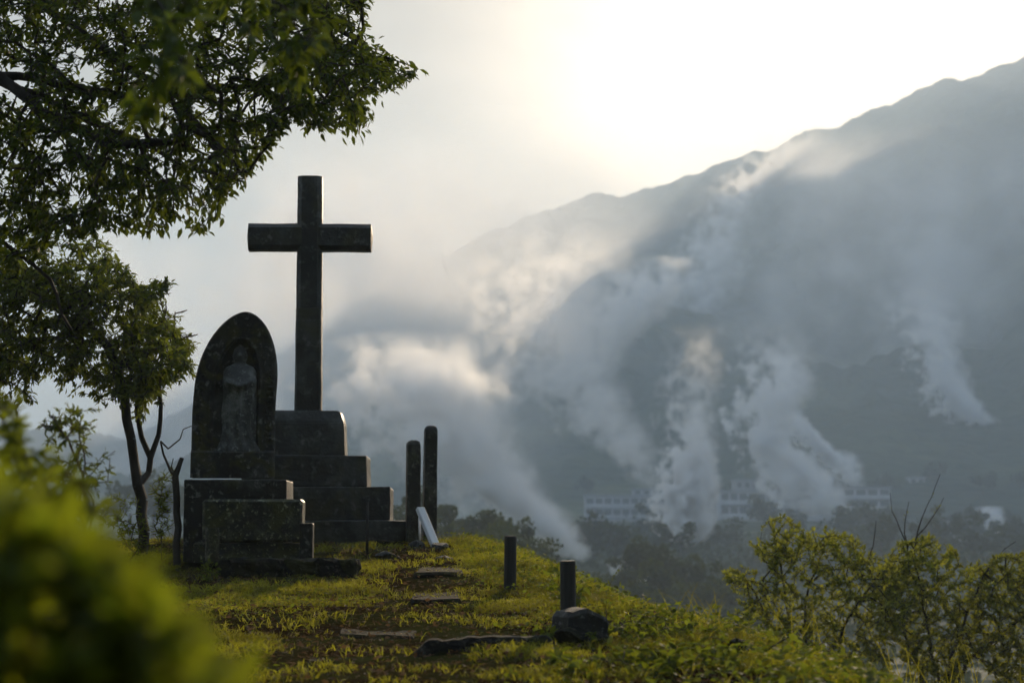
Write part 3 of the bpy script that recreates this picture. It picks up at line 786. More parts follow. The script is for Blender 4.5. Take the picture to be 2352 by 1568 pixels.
def in_poly(px, py, poly):
    c = False; j = len(poly) - 1
    for i in range(len(poly)):
        xi, yi = poly[i]; xj, yj = poly[j]
        if (yi > py) != (yj > py) and px < (xj - xi) * (py - yi) / (yj - yi) + xi: c = not c
        j = i
    return c
def sample_poly(poly, n, y0, y1, r, holes=()):
    xs = [p[0] for p in poly]; ys = [p[1] for p in poly]; out = []
    while len(out) < n:
        px = r.uniform(min(xs), max(xs)); py = r.uniform(min(ys), max(ys))
        if in_poly(px, py, poly) and not any(in_poly(px, py, h) for h in holes):
            out.append(np.array(at(px, py, r.uniform(y0, y1))))
    return np.array(out)
A3 = lambda px, py, Y: np.array(at(px, py, Y))

# ---- big tree whose boughs hang in from the upper left; its trunk stands outside the picture
g = Grow(11)
tx, ty = -6.4, 13.4
k0 = g.limb([(tx, ty, kz(tx, ty) - .2), (tx + .1, ty, 1.0), (tx + .35, ty - .1, 2.6), (tx + .6, ty, 3.6)], 0.17, 0.11, step=0.3)
kf = g.nearest(np.array((tx + .3, ty - .1, 2.3)))
kb = g.limb([g.P[kf], A3(-160, 120, 13.3), A3(0, 185, 13.2), A3(240, 290, 13.1), A3(400, 370, 13.0), A3(560, 420, 12.8)], 0.05, 0.008, kf)
k2 = g.nearest(A3(0, 185, 13.2))
g.limb([g.P[k2], A3(130, 195, 13.5), A3(330, 230, 13.8), A3(500, 200, 14.0), A3(700, 190, 14.0), A3(880, 170, 13.9)], 0.022, 0.005, k2)
g.limb([g.P[k2], A3(120, 270, 12.9), A3(260, 330, 12.5), A3(420, 330, 12.3)], 0.02, 0.005, k2)
k3 = g.limb([g.P[k0], A3(-60, -120, 13.4), A3(90, 5, 13.3), A3(240, 115, 13.1), A3(400, 230, 12.9), A3(500, 340, 12.8), A3(560, 400, 12.8)], 0.045, 0.006, k0)
g.limb([g.P[g.nearest(A3(90, 5, 13.3))], A3(300, -60, 13.6), A3(560, -40, 13.8), A3(740, 40, 13.8), A3(860, 120, 13.8), A3(950, 165, 13.8)], 0.03, 0.004, g.nearest(A3(90, 5, 13.3)))
kl = g.nearest(np.array((tx + .1, ty, 1.3)))
g.limb([g.P[kl], A3(-120, 470, 13.6), A3(0, 545, 13.6), A3(110, 640, 13.5), A3(165, 760, 13.4)], 0.04, 0.010, kl)
POLY_A = [(-160, -160), (840, -160), (835, 70), (905, 125), (975, 180), (900, 205), (855, 235), (840, 300), (760, 310), (690, 290), (640, 310), (595, 370), (560, 425), (515, 455), (495, 510), (460, 535), (400, 500), (350, 550), (290, 530), (230, 535), (150, 560), (60, 600), (-160, 620)]
HOLES = [[(0, 130), (55, 150), (85, 210), (40, 250), (0, 235)], [(165, 140), (240, 140), (230, 185), (170, 190)], [(585, 120), (640, 120), (640, 175), (590, 170)], [(560, 225), (605, 225), (600, 265), (560, 260)]]
pts = np.concatenate([sample_poly(POLY_A, 3300, 11.6, 14.8, g.r, HOLES), sample_poly([(600, -60), (840, -60), (840, 80), (960, 170), (850, 230), (830, 290), (700, 280), (620, 300)], 260, 12.8, 14.2, g.r)])
g.attract(pts, step=0.09)
tree = empty('broadleaf_tree', (0, 0, 0))
tag(tree, 'large dark-leaved broadleaf tree with boughs hanging over the cross', 'tree')
link_mesh('trunk', g.wood('trunk', 0.0028, sel=lambda r: r >= 0.012), M['bark'], tree)
link_mesh('twigs', g.wood('twigs', 0.0028, sel=lambda r: r < 0.012), M['bark'], tree)
link_mesh('crown', g.leaves('crown', per_tip=10, span=0.2, ln=0.066, wr=0.40, droop=0.5, jitter=0.02), M['leaf_tree'], tree)
# nearer bough of the same tree, out of focus at the top
g2 = Grow(12)
kk = g2.limb([g.P[k0], (-3.6, 9.5, 3.9), A3(180, -180, 6.8), A3(330, -60, 6.3), A3(400, 60, 6.1), A3(420, 180, 6.0)], 0.05, 0.004)
k4 = g2.nearest(A3(180, -180, 6.8))
g2.limb([g2.P[k4], A3(400, -120, 7.2), A3(600, -20, 7.6), A3(700, 80, 7.8), A3(730, 180, 7.8)], 0.012, 0.003, k4)
g2.attract(np.concatenate([sample_poly([(270, -60), (470, -60), (450, 60), (430, 180), (400, 230), (330, 140), (290, 60)], 26, 5.8, 6.5, g2.r), sample_poly([(300, 210), (360, 220), (350, 290), (280, 260)], 5, 6.1, 6.5, g2.r),
    sample_poly([(460, -60), (760, -40), (760, 120), (720, 230), (620, 180), (540, 60)], 42, 7.2, 8.4, g2.r)]), step=0.06)
link_mesh('bough', g2.wood('bough', 0.002), M['bark'], tree)
link_mesh('crown', g2.leaves('near_leaves', per_tip=8, span=0.13, ln=0.078, wr=0.40, droop=0.6), M['leaf_tree'], tree)

# ---- small multi-stemmed tree between the memorial and the left edge
g = Grow(21)
b0 = at(326, 1250, 18.6); zb = kz(b0.x, 18.6)
base = np.array((b0.x, 18.6, zb - .1))
k0 = g.limb([base, A3(326, 1180, 18.6), A3(322, 1120, 18.6)], 0.042, 0.037)
g.limb([g.P[k0], A3(303, 1060, 18.6), A3(303, 1010, 18.6), A3(290, 965, 18.6), A3(285, 900, 18.5), A3(250, 800, 18.4), A3(200, 740, 18.3)], 0.028, 0.009, k0)
k1 = g.limb([g.P[k0], A3(343, 1085, 18.7), A3(345, 1050, 18.7)], 0.03, 0.025, k0)
g.limb([g.P[k1], A3(320, 1000, 18.7), A3(312, 950, 18.7), A3(320, 860, 18.6), A3(300, 760, 18.6), A3(330, 690, 18.6)], 0.03, 0.009, k1)
g.limb([g.P[k1], A3(366, 1000, 18.7), A3(366, 930, 18.7), A3(372, 850, 18.7), A3(380, 770, 18.7), A3(378, 690, 18.7)], 0.028, 0.006, k1)
POLY_B = [(-120, 560), (60, 600), (170, 600), (260, 600), (330, 650), (390, 640), (375, 690), (360, 710), (400, 770), (450, 790), (430, 830), (450, 860), (400, 870), (370, 900), (330, 925), (285, 920), (255, 890), (180, 850), (90, 870), (-120, 870)]
g.attract(np.concatenate([sample_poly(POLY_B, 1500, 17.2, 19.8, g.r), sample_poly([(150, 820), (300, 880), (370, 840), (390, 900), (330, 960), (240, 930), (120, 900)], 60, 17.8, 19.2, g.r), sample_poly([(-100, 840), (60, 840), (80, 930), (-100, 980)], 70, 17.0, 18.5, g.r), sample_poly([(-60, 540), (230, 540), (300, 640), (200, 700), (-60, 700)], 260, 16.8, 18.6, g.r), sample_poly([(360, 700), (430, 740), (450, 850), (350, 900), (280, 900), (260, 760)], 180, 18.0, 19.2, g.r)]), step=0.1)
t2 = empty('small_tree', (0, 0, 0))
tag(t2, 'small multi-stemmed leafy tree growing left of the carved memorial', 'tree')
link_mesh('trunk', g.wood('trunk', 0.003, sel=lambda r: r >= 0.014), M['bark'], t2)
link_mesh('twigs', g.wood('twigs', 0.003, sel=lambda r: r < 0.014), M['bark'], t2)
link_mesh('crown', g.leaves('crown', per_tip=12, span=0.24, ln=0.072, wr=0.38, droop=0.45, jitter=0.02), M['leaf_small'], t2)
# flowering side shoots
for px0, py0, px1, py1 in ((395, 760, 402, 715), (402, 720, 430, 712), (420, 775, 455, 768), (378, 730, 380, 692)):
    o = tube_obj('flower_shoot', [A3(px0, py0, 18.7), A3((px0 + px1) / 2 + 3, (py0 + py1) / 2, 18.7), A3(px1, py1, 18.7)], [.006, .008, .004], M['twig'], t2)

# ---- pruned dark stem beside the memorial
g = Grow(31)
b0 = at(408, 1270, 17.4); zb = kz(b0.x, 17.4)
k0 = g.limb([(b0.x, 17.4, zb - .05), A3(408, 1150, 17.4), A3(408, 1090, 17.4)], 0.034, 0.03, wob=.1)
g.limb([g.P[k0], A3(412, 1070, 17.4), A3(418, 1046, 17.4)], 0.024, 0.020, k0)
k1 = g.limb([g.P[k0], A3(395, 1080, 17.4), A3(376, 1045, 17.4), A3(371, 1010, 17.4)], 0.013, 0.008, k0)
g.limb([g.P[k1], A3(385, 1030, 17.4), A3(410, 1015, 17.4), A3(432, 985, 17.4), A3(437, 980, 17.4)], 0.008, 0.004, k1, wob=.15)
g.limb([g.P[k0], A3(398, 1070, 17.4), A3(395, 1050, 17.4)], 0.008, 0.004, k0)
o = link_mesh('pruned_stem', g.wood('pruned_stem', 0.004, sides=7), M['bark'])
tag(o, 'dark pruned stem with a cut stub beside the carved memorial', 'shrub')

# ---- small leafy plants, each a thing: root px/Y, tips
def plant(name, label, cat, root, tips, leafmat, ln, per, span, stem_r=0.003, droop=0.3, wr=0.4, seed=1, spread=0.9, group=None, stemmat='twig', mains=()):
    g = Grow(seed); rx, ry = root[0], root[1]
    k = g.limb([np.array((rx, ry, root[2])), np.array((rx, ry, root[2] + 0.08))], stem_r * 2, stem_r * 1.6, step=0.05)
    for m_ in mains: g.limb([g.P[k]] + [np.array(p) for p in m_], stem_r * 1.5, stem_r * .7, k, step=0.06, wob=.3)
    g.attract(tips, step=0.05, sag=0.1)
    e = empty(name, (0, 0, 0)); tag(e, label, cat, group)
    link_mesh('stem', g.wood('stem', stem_r * .6), M[stemmat], e)
    link_mesh('foliage', g.leaves('foliage', per, span, ln, wr, droop, spread), M[leafmat], e)
    return e
rr = np.random.default_rng(5)
# pale sapling between the near bush and the small tree
r0 = at(215, 1250, 10.0)
plant('sapling', 'thin open sapling with sparse pale leaves behind the blurred bush', 'sapling', (r0.x, 10.0, kz(r0.x, 10.)),
      np.concatenate([sample_poly([(85, 1000), (110, 940), (160, 930), (220, 930), (225, 985), (210, 1010), (265, 1050), (250, 1110), (210, 1140), (140, 1110), (120, 1050)], 62, 9.6, 10.4, rr), sample_poly([(90, 955), (225, 930), (200, 1000), (110, 990)], 22, 9.8, 10.2, rr)]), 'leaf_small', 0.042, 7, 0.08, 0.003, seed=3,
      mains=[[A3(200, 1130, 10), A3(190, 1040, 10), A3(185, 950, 10)], [A3(190, 1080, 10), A3(150, 1020, 10), A3(120, 960, 10)], [A3(210, 1090, 10), A3(240, 1050, 10), A3(265, 1040, 10)]])
r0 = at(372, 1250, 17.8)
plant('fern_shrub', 'thin feathery shrub at the foot of the small tree', 'shrub', (r0.x, 17.8, kz(r0.x, 17.8)), sample_poly([(345, 1110), (400, 1060), (402, 1230), (350, 1235)], 60, 17.6, 18.1, rr), 'leaf_weed', 0.06, 10, 0.2, 0.003, seed=4, wr=0.16)
r0 = at(300, 1250, 17.0)
plant('low_shrub', 'low loose shrub in front of the small tree trunk', 'shrub', (r0.x, 17.0, kz(r0.x, 17.)), sample_poly([(215, 1150), (300, 1130), (345, 1180), (340, 1250), (230, 1250)], 70, 16.6, 17.4, rr), 'leaf_weed', 0.055, 8, 0.16, 0.003, seed=5, wr=0.25)
r0 = at(480, 1310, 16.0)
plant('weed', 'small leafy weed at the end of the rough footing stone', 'weed', (r0.x, 16.0, kz(r0.x, 16.)), sample_poly([(455, 1290), (495, 1285), (510, 1340), (460, 1340)], 22, 15.9, 16.2, rr), 'leaf_weed', 0.045, 6, 0.08, 0.002, seed=6)
r0 = at(1335, 1375, 12.3)
plant('weed', 'broad-leaved weed sprouting on both sides behind the near bollard', 'weed', (r0.x, 12.3, kz(r0.x, 12.3)), sample_poly([(1262, 1300), (1285, 1300), (1290, 1345), (1340, 1330), (1362, 1350), (1350, 1385), (1270, 1370)], 24, 12.1, 12.6, rr), 'leaf_weed', 0.07, 4, 0.07, 0.0025, seed=7, wr=0.55)
r0 = at(1395, 1395, 12.6)
plant('sprig', 'single slender flowering sprig on the knoll edge', 'weed', (r0.x, 12.6, kz(r0.x, 12.6)), np.array([A3(1425, 1296, 12.6), A3(1405, 1330, 12.6), A3(1418, 1310, 12.6), A3(1395, 1360, 12.6)]), 'leaf_weed', 0.022, 9, 0.14, 0.002, seed=8, wr=0.5)

# ---- azalea bushes on the slope to the right
def azalea(name, label, rootpx, Yb, poly, n, stems, seed, twigs=()):
    g = Grow(seed)
    r0 = at(rootpx[0], rootpx[1], Yb); zg = max(kz(r0.x, Yb), landz(r0.x, Yb))
    base = np.array((r0.x, Yb, zg - .1))
    k0 = g.limb([base, np.array(at(rootpx[0], rootpx[1], Yb))], 0.075, 0.06, step=0.2)
    for st in stems: g.limb([g.P[k0]] + [A3(px, py, Yb + dy) for px, py, dy in st], 0.026, 0.007, k0, wob=.1)
    g.attract(sample_poly(poly, n, Yb - 1.2, Yb + 1.2, g.r), step=0.12, sag=0.02)
    tips = list(g.tips)
    e = empty(name, (0, 0, 0)); tag(e, label, 'bush')
    for tw in twigs:
        kn = g.nearest(A3(*tw[0])); g.limb([g.P[kn]] + [A3(*p) for p in tw], 0.011, 0.004, kn, wob=.1)
    link_mesh('branches', g.wood('branches', 0.0035, expo=.36), M['bark'], e)
    link_mesh('foliage', g.leaves('foliage', 15, 0.22, 0.068, 0.42, -0.15, 0.95, tips=tips), M['leaf_azalea'], e)
    if twigs:
        g3 = Grow(seed + 50)
        for tw in twigs: 
            k = g3.limb([A3(*p) for p in tw], .006, .003); 
        tp = [int(i) for i in np.nonzero(g3.par[:g3.n] >= 0)[0][::5]]
        link_mesh('sparse_leaves', g3.leaves('sparse_leaves', 3, 0.1, 0.045, 0.4, -0.1, 0.9, tips=tp), M['leaf_azalea'], e)
    return e
YZ = 26.0
azalea('azalea_bush', 'leafy yellow-green bush with layered arching branches beyond the knoll edge', (1840, 1600), YZ,
       [(1650, 1315), (1700, 1300), (1780, 1330), (1720, 1245), (1790, 1240), (1755, 1185), (1800, 1185), (1850, 1215), (1900, 1205), (1935, 1225), (1960, 1225), (2000, 1270), (2080, 1290), (2100, 1420), (2060, 1480), (2040, 1660), (1900, 1700), (1720, 1660), (1690, 1490), (1730, 1450), (1670, 1440), (1700, 1380)], 1550,
       [[(1810, 1500, -.2), (1765, 1420, -.3), (1720, 1340, -.4)], [(1850, 1500, .1), (1850, 1380, .2), (1880, 1290, .3), (1900, 1230, .3)], [(1820, 1490, .3), (1800, 1350, .3), (1790, 1260, .2), (1765, 1195, .2)], [(1900, 1500, -.3), (1960, 1400, -.4), (2020, 1310, -.4)]], 41)
azalea('azalea_bush', 'wide yellow-green bush with bare upright twigs rising from its top', (2160, 1640), YZ + 1.0,
       [(2010, 1310), (2060, 1250), (2130, 1230), (2200, 1265), (2190, 1300), (2250, 1290), (2300, 1275), (2345, 1265), (2460, 1240), (2500, 1400), (2460, 1560), (2380, 1500), (2330, 1640), (2240, 1500), (2180, 1620), (2100, 1600), (2060, 1480), (2020, 1430)], 1900,
       [[(2150, 1540, 0), (2130, 1440, .2), (2110, 1330, .2), (2100, 1260, .1)], [(2220, 1520, .2), (2300, 1460, .3), (2370, 1400, .3), (2430, 1320, .2)], [(2180, 1530, -.3), (2210, 1430, -.3), (2250, 1340, -.3), (2280, 1290, -.3)], [(2120, 1560, -.2), (2080, 1460, -.3), (2060, 1350, -.3)]], 43,
       twigs=[[(2100, 1260, 27.), (2115, 1200, 27.), (2130, 1160, 27.), (2160, 1092, 27.)], [(2108, 1230, 27.), (2140, 1190, 27.), (2165, 1140, 27.)], [(2085, 1260, 27.), (2050, 1170, 27.), (2045, 1130, 27.)], [(2085, 1270, 27.), (2075, 1200, 27.), (2090, 1150, 27.)], [(2000, 1280, 27.), (2008, 1220, 27.), (2012, 1195, 27.)], [(2270, 1310, 27.), (2310, 1260, 27.), (2330, 1240, 27.)]])

# ---- blurred bush close to the camera
g = Grow(51)
bx, by = -1.0, 2.25
k0 = g.limb([(bx, by, -1.34), (bx, by, -1.0)], 0.02, 0.018, step=.1)
g.limb([g.P[k0], (-.80, 2.1, -.6), (-.66, 2.05, -.2)], .012, .004, k0)
g.limb([g.P[k0], (-.66, 2.0, -.6), (-.45, 1.95, -.3)], .012, .004, k0)
g.limb([g.P[k0], (-1.0, 2.3, -.6), (-.82, 2.3, -.05)], .012, .004, k0)
POLY_F = [(-305, 1045), (-55, 1120), (55, 1175), (185, 1245), (255, 1310), (335, 1370), (405, 1465), (475, 1535), (515, 1585), (525, 1700), (-305, 1700)]
g.attract(np.concatenate([sample_poly(POLY_F, 240, 1.75, 2.75, g.r), sample_poly([(-55, 1125), (55, 1175), (185, 1245), (255, 1310), (335, 1375), (475, 1545), (525, 1605), (385, 1555), (195, 1355), (-55, 1225)], 80, 1.8, 2.3, g.r)]), step=0.06, sag=0.02)
nb = empty('near_bush', (0, 0, 0))
tag(nb, 'dense yellow-green leafy bush standing close before the path', 'bush')
link_mesh('branches', g.wood('branches', 0.0015), M['bark'], nb)
link_mesh('foliage', g.leaves('foliage', 8, 0.12, 0.056, 0.55, 0.0, 0.9), M['leaf_bush'], nb)
# darker bush at the left edge behind it
g = Grow(53)
bp = at(-60, 1250, 5.2)
k0 = g.limb([(bp.x, 5.2, kz(bp.x, 5.2) - .05), A3(-60, 1200, 5.2)], .02, .015, step=.1)
g.limb([g.P[k0], A3(20, 1100, 5.2), A3(40, 1000, 5.2)], .012, .004, k0); g.limb([g.P[k0], A3(100, 1150, 5.2), A3(170, 1120, 5.2)], .012, .004, k0)
g.attract(sample_poly([(-100, 880), (40, 880), (60, 960), (40, 1010), (150, 1060), (240, 1120), (260, 1180), (100, 1250), (-100, 1250)], 130, 4.8, 5.8, g.r), step=0.06, sag=0.02)
nb2 = empty('leafy_bush', (0, 0, 0)); tag(nb2, 'darker small-leaved bush showing above the near yellow-green bush', 'bush')
link_mesh('branches', g.wood('branches', 0.002), M['bark'], nb2)
link_mesh('foliage', g.leaves('foliage', 9, 0.12, 0.045, 0.45, 0.2, 0.9), M['leaf_weed'], nb2)

# ------------------------------------------------------------------ ground cover
def ground_pts(n, y0, y1, xl=-0.29, xr_extra=0.9, p_y=1.0):
    y = y0 + (y1 - y0) * rng.random(n) ** p_y
    x0 = xl * y - 0.2; x1 = np.minimum(np.interp(y, EDGE_Y, EDGE_X) + xr_extra, 0.29 * y)
    x = x0 + (x1 - x0) * rng.random(n)
    return x, y
def slope_pts(x, y): return np.stack([x, y, knoll(x, y)], -1)
EXC = [(-2.18, 21.2, 1.12, 1.12), (-2.42, 17.35, .46, .5)]           # keep off the monuments
def keep(x, y):
    k = np.ones(len(x), bool)
    for cx, cy_, hx, hy in EXC: k &= ~((np.abs(x - cx) < hx) & (np.abs(y - cy_) < hy))
    return k
def path_mask(x, y):
    """1 where the ground is trodden bare"""
    cxp = np.interp(y, [7, 10, 12, 14, 16, 18], [-.7, -.75, -.7, -.55, -.65, -.8])
    w = np.interp(y, [7, 10, 13, 16, 19], [1.0, .8, .62, .45, .28])
    return np.clip(1.3 - ((x - cxp) / w) ** 2, 0, 1) * (0.35 + 0.9 * fbm(x * 2.2, y * 2.2, 61, 3))
# blades
x, y = ground_pts(85000, 7.0, 22.5, p_y=0.95)
cl = fbm(x * 1.6, y * 1.6, 71, 4)
ok = keep(x, y) & (rng.random(len(x)) < np.clip((cl - 0.43) * 7, 0.07, 1)) & (rng.random(len(x)) > path_mask(x, y) * 1.05)
x, y = x[ok], y[ok]
nb_ = 4
P0 = slope_pts(x, y)
edge = np.clip((x - np.interp(y, EDGE_Y, EDGE_X) + .5) / .5, 0, 1)
N = len(x) * nb_
P = np.repeat(P0, nb_, 0) + np.concatenate([rng.normal(0, .012, (N, 2)), np.zeros((N, 1))], 1)
hgt = np.repeat(0.022 + 0.07 * fbm(x * 2, y * 2, 81, 2) ** 1.5 + 0.035 * edge, nb_) * rng.uniform(.5, 1.5, N)
d = np.concatenate([rng.normal(0, .55, (N, 2)), np.full((N, 1), 1.0)], 1); d = norm(d)
sd = norm(np.cross(d, rng.normal(0, 1, (N, 3)))); w = rng.uniform(.0018, .0042, N)
bend = np.concatenate([d[:, :2], np.zeros((N, 1))], 1) * 0.6 - np.array([0, 0, .25])
v0 = P - sd * w[:, None]; v1 = P + sd * w[:, None]; mid = P + d * (hgt * .6)[:, None]
v2 = mid - sd * (w * .7)[:, None]; v3 = mid + sd * (w * .7)[:, None]; v4 = P + (d + bend * .8) * hgt[:, None]
V = np.stack([v0, v1, v2, v3, v4], 1).reshape(-1, 3); o = (np.arange(N) * 5)[:, None]
tint = np.clip(np.repeat(-.85 + 2.4 * fbm(x * 2.1, y * 2.1, 91, 4), nb_) + rng.normal(0, .25, N), 0, 1)
gr = link_mesh('grass', np_mesh('grass', V, [np.array([[0, 1, 3, 2]]) + o, np.array([[2, 3, 4]]) + o], tint=np.repeat(tint, 5)), M['grass'])
tag(gr, 'short yellow-green grass over the knoll', 'grass', kind='stuff')
# low broad-leaved ground cover, thick on the drop edge
x1_, y1_ = ground_pts(26000, 7.0, 22.0)
c1 = fbm(x1_ * 1.3, y1_ * 1.3, 101, 3); e1 = np.clip((x1_ - np.interp(y1_, EDGE_Y, EDGE_X) + .7) / .7, 0, 1)
ok = keep(x1_, y1_) & (rng.random(len(x1_)) < np.clip((c1 - .5) * 3 + e1 * .9, 0.03, 1)) & (rng.random(len(x1_)) > path_mask(x1_, y1_))
x1_, y1_, e1 = x1_[ok], y1_[ok], e1[ok]
N = len(x1_)
P = slope_pts(x1_, y1_); P[:, 2] += rng.uniform(.005, .04, N) + e1 * rng.uniform(0, .10, N)
near = np.interp(y1_, [8, 12, 20], [1.3, 1.0, .75])
l = rng.uniform(.018, .042, N) * near * (1 + .5 * e1)
d = np.concatenate([rng.normal(0, 1, (N, 2)), rng.normal(.1, .35, (N, 1))], 1)
gc = link_mesh('ground_cover', leaves_mesh('ground_cover', P, d, np.array([0, 0, 1.]) + rng.normal(0, .4, (N, 3)), l, l * rng.uniform(.45, .8, N), np.clip(rng.normal(.5, .28, N), 0, 1)), M['leaf_weed'])
tag(gc, 'low broad-leaved ground cover on the knoll and its edge', 'ground cover', kind='stuff')
# fallen leaves and bits of straw
x2, y2 = ground_pts(34000, 7.0, 21.5); ok = keep(x2, y2); x2, y2 = x2[ok], y2[ok]
N = len(x2); P = slope_pts(x2, y2); P[:, 2] += rng.uniform(.004, .03, N)
d = np.concatenate([rng.normal(0, 1, (N, 2)), rng.normal(0, .25, (N, 1))], 1)
l = rng.uniform(.012, .05, N)
li = link_mesh('leaf_litter', leaves_mesh('leaf_litter', P, d, np.array([0, 0, 1.]) + rng.normal(0, .5, (N, 3)), l, np.where(rng.random(N) < .6, l * .12, l * .5), rng.random(N)), M['litter'])
tag(li, 'brown fallen leaves and dry straw scattered on the path', 'leaf litter', kind='stuff')

# trailing weeds with bigger leaves on the near drop edge, each plant a thing
LAB = ['trailing broad-leaved weed in front of the flat-topped rock', 'leafy weed beside the flat-topped rock on the slope side', 'bushy green weed on the knoll edge above the dead twig', 'low leafy weed at the foot of the dead twig',
       'red-tinged leafy weed on the crest between rock and bushes', 'tall thin weed stalks at the right end of the knoll', 'leafy creeper at the bottom below the dead twig', 'pale-leaved weed growing against the near bollard foot']
SP = [(1400, 1530, 9.7, 150, .07), (1440, 1440, 11.4, 90, .05), (1570, 1450, 11.5, 90, .05), (1660, 1530, 10.4, 90, .045), (1500, 1430, 12.0, 80, .045), (1880, 1555, 11.5, 120, .05), (1590, 1545, 9.8, 130, .06), (1240, 1440, 11.3, 50, .055)]
for i, ((px, py, Yw, wpx, ln), lab) in enumerate(zip(SP, LAB)):
    p = at(px, py, Yw); g0 = kz(p.x, Yw)
    n = 38 if i not in (5, 7) else 16
    hw = wpx / F * Yw
    hh = .12 if i not in (5,) else .3
    tx_ = p.x + rr.uniform(-hw, hw, n); ty_ = Yw + rr.uniform(-.3, .3, n)
    tz = knoll(tx_, ty_) + rr.uniform(.03, hh, n) * (1 - .4 * np.abs(tx_ - p.x) / hw)
    plant('weed', lab, 'weed', (p.x, Yw, g0 - .03), np.stack([tx_, ty_, tz], -1), 'leaf_weed', ln, 5 if i != 5 else 4, 0.10, 0.002, seed=60 + i, wr=0.55 if i not in (5,) else .2, droop=.2)
# dead twig and tall grass stalks
a, b = at(1735, 1515, 10.5), at(1812, 1462, 10.4)
o = tube_obj('dead_twig', [a - Vector((.08, 0, .12)), a, (a + b) / 2 + Vector((0, 0, .01)), b], [.007, .007, .005, .003], M['bark']); tag(o, 'dark dead twig jutting up from the weeds at the knoll end', 'twig')
gt = Grow(71); Vv = []; Ff = []; tt = []
for i in range(60):
    if i < 22: px, Yg_ = rr.uniform(1540, 1680), rr.uniform(11.5, 13)
    else: px, Yg_ = rr.uniform(1780, 2350), rr.uniform(11.5, 14)
    p = at(px, 1500, Yg_); z0 = max(kz(p.x, Yg_), at(px, 1640, Yg_).z); h = rr.uniform(.12, .3) if i < 22 else rr.uniform(.3, .6)
    a = np.array((p.x, Yg_, z0)); lx = rr.normal(0, .3); w = .0024
    for j, (f, ww) in enumerate(((0, 1), (.35, 1), (.7, .7), (1, .05))):
        q_ = a + np.array((lx * h * f * f, 0, h * (f - .18 * abs(lx) * f * f))); Vv += [q_ - [w * ww, 0, 0], q_ + [w * ww, 0, 0]]
    s0 = i * 8; Ff += [(s0, s0 + 1, s0 + 3, s0 + 2), (s0 + 2, s0 + 3, s0 + 5, s0 + 4), (s0 + 4, s0 + 5, s0 + 7, s0 + 6)]; tt += [rr.random() * .6] * 8
o = link_mesh('tall_grass', np_mesh('tall_grass', np.array(Vv), [np.array(Ff)], tint=np.array(tt)), M['grass'])
tag(o, 'tall thin grass stalks along the drop edge', 'grass', kind='stuff')
# ------------------------------------------------------------------ far trees in the valley
def far_tree_meshes(seed, n=900, lumps=9):
    r = np.random.default_rng(seed)
    cen = r.normal(0, 1, (lumps, 3)) * [.42, .42, .34] + [0, 0, .62]; rad = r.uniform(.24, .45, lumps)
    k = r.integers(0, lumps, n); u = norm(r.normal(0, 1, (n, 3))) * (r.random((n, 1)) ** .33)
    P = cen[k] + u * rad[k][:, None] * [1, 1, .8]
    P[:, 2] = np.maximum(P[:, 2], .08)
    d = r.normal(0, 1, (n, 3)); l = r.uniform(.10, .2, n)
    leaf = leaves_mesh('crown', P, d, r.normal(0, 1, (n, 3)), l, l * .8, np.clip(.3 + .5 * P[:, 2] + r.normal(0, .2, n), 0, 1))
    leaf.materials.append(M['far_leaf'])
    V, Fq = tube_np([(0, 0, -1.0), (0.02, 0, -.6), (0, .02, -.2), (.01, 0, .12)], [.09, .075, .06, .04], 6)
    tr = np_mesh('trunk', [tuple(v) for v in V], [np.array(Fq)], smooth=True); tr.materials.append(M['far_bark'])
    return leaf, tr
FT = [far_tree_meshes(100 + i) for i in range(5)]
def far_tree(px, py_top, Yt, rad, i, label, group, sx=1.0):
    p = at(px, py_top, Yt); hz_ = rad * 1.35
    e = empty('valley_tree', (p.x, Yt, p.z - hz_), random.uniform(0, 6.28)); e.scale = (rad * sx, rad, rad)
    tag(e, label, 'tree', group)
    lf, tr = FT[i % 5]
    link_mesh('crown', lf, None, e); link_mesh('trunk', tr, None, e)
    # let the trunk reach the land
    zg = landz(p.x, Yt); need = (p.z - hz_ - zg) / rad
    e.children[1].scale = (1, 1, max(1, need))
    return e
rf = random.Random(4)
LA = 'dark tree low on the near flank of the rise behind the bollards'
SIL_A = [(960, 1130), (1005, 1152), (1060, 1182), (1100, 1178), (1150, 1178), (1185, 1205), (1220, 1250), (1260, 1300), (1300, 1325), (1350, 1335)]
for i, (px, py) in enumerate(SIL_A):
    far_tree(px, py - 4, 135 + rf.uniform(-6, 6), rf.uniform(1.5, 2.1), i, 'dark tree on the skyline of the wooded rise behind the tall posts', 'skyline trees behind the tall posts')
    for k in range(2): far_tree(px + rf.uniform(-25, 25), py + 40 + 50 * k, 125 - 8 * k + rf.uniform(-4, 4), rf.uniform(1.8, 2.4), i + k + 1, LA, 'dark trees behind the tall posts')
LB = 'dark tree on the near flank below the low mound crest'
SIL_B = [(1375, 1320), (1420, 1280), (1460, 1248), (1500, 1240), (1540, 1262), (1590, 1285), (1640, 1290), (1690, 1305)]
for i, (px, py) in enumerate(SIL_B):
    far_tree(px, py, 170 + rf.uniform(-8, 8), rf.uniform(1.7, 2.5), i + 2, 'dark rounded tree along the crest of the low wooded mound', 'crest trees of the low mound')
    for k in range(2): far_tree(px + rf.uniform(-25, 25), py + 45 + 50 * k, 155 - 12 * k + rf.uniform(-4, 4), rf.uniform(2.0, 2.7), i + k, LB, 'dark trees on the low mound')
LC = 'green tree on the valley slope around the white buildings'
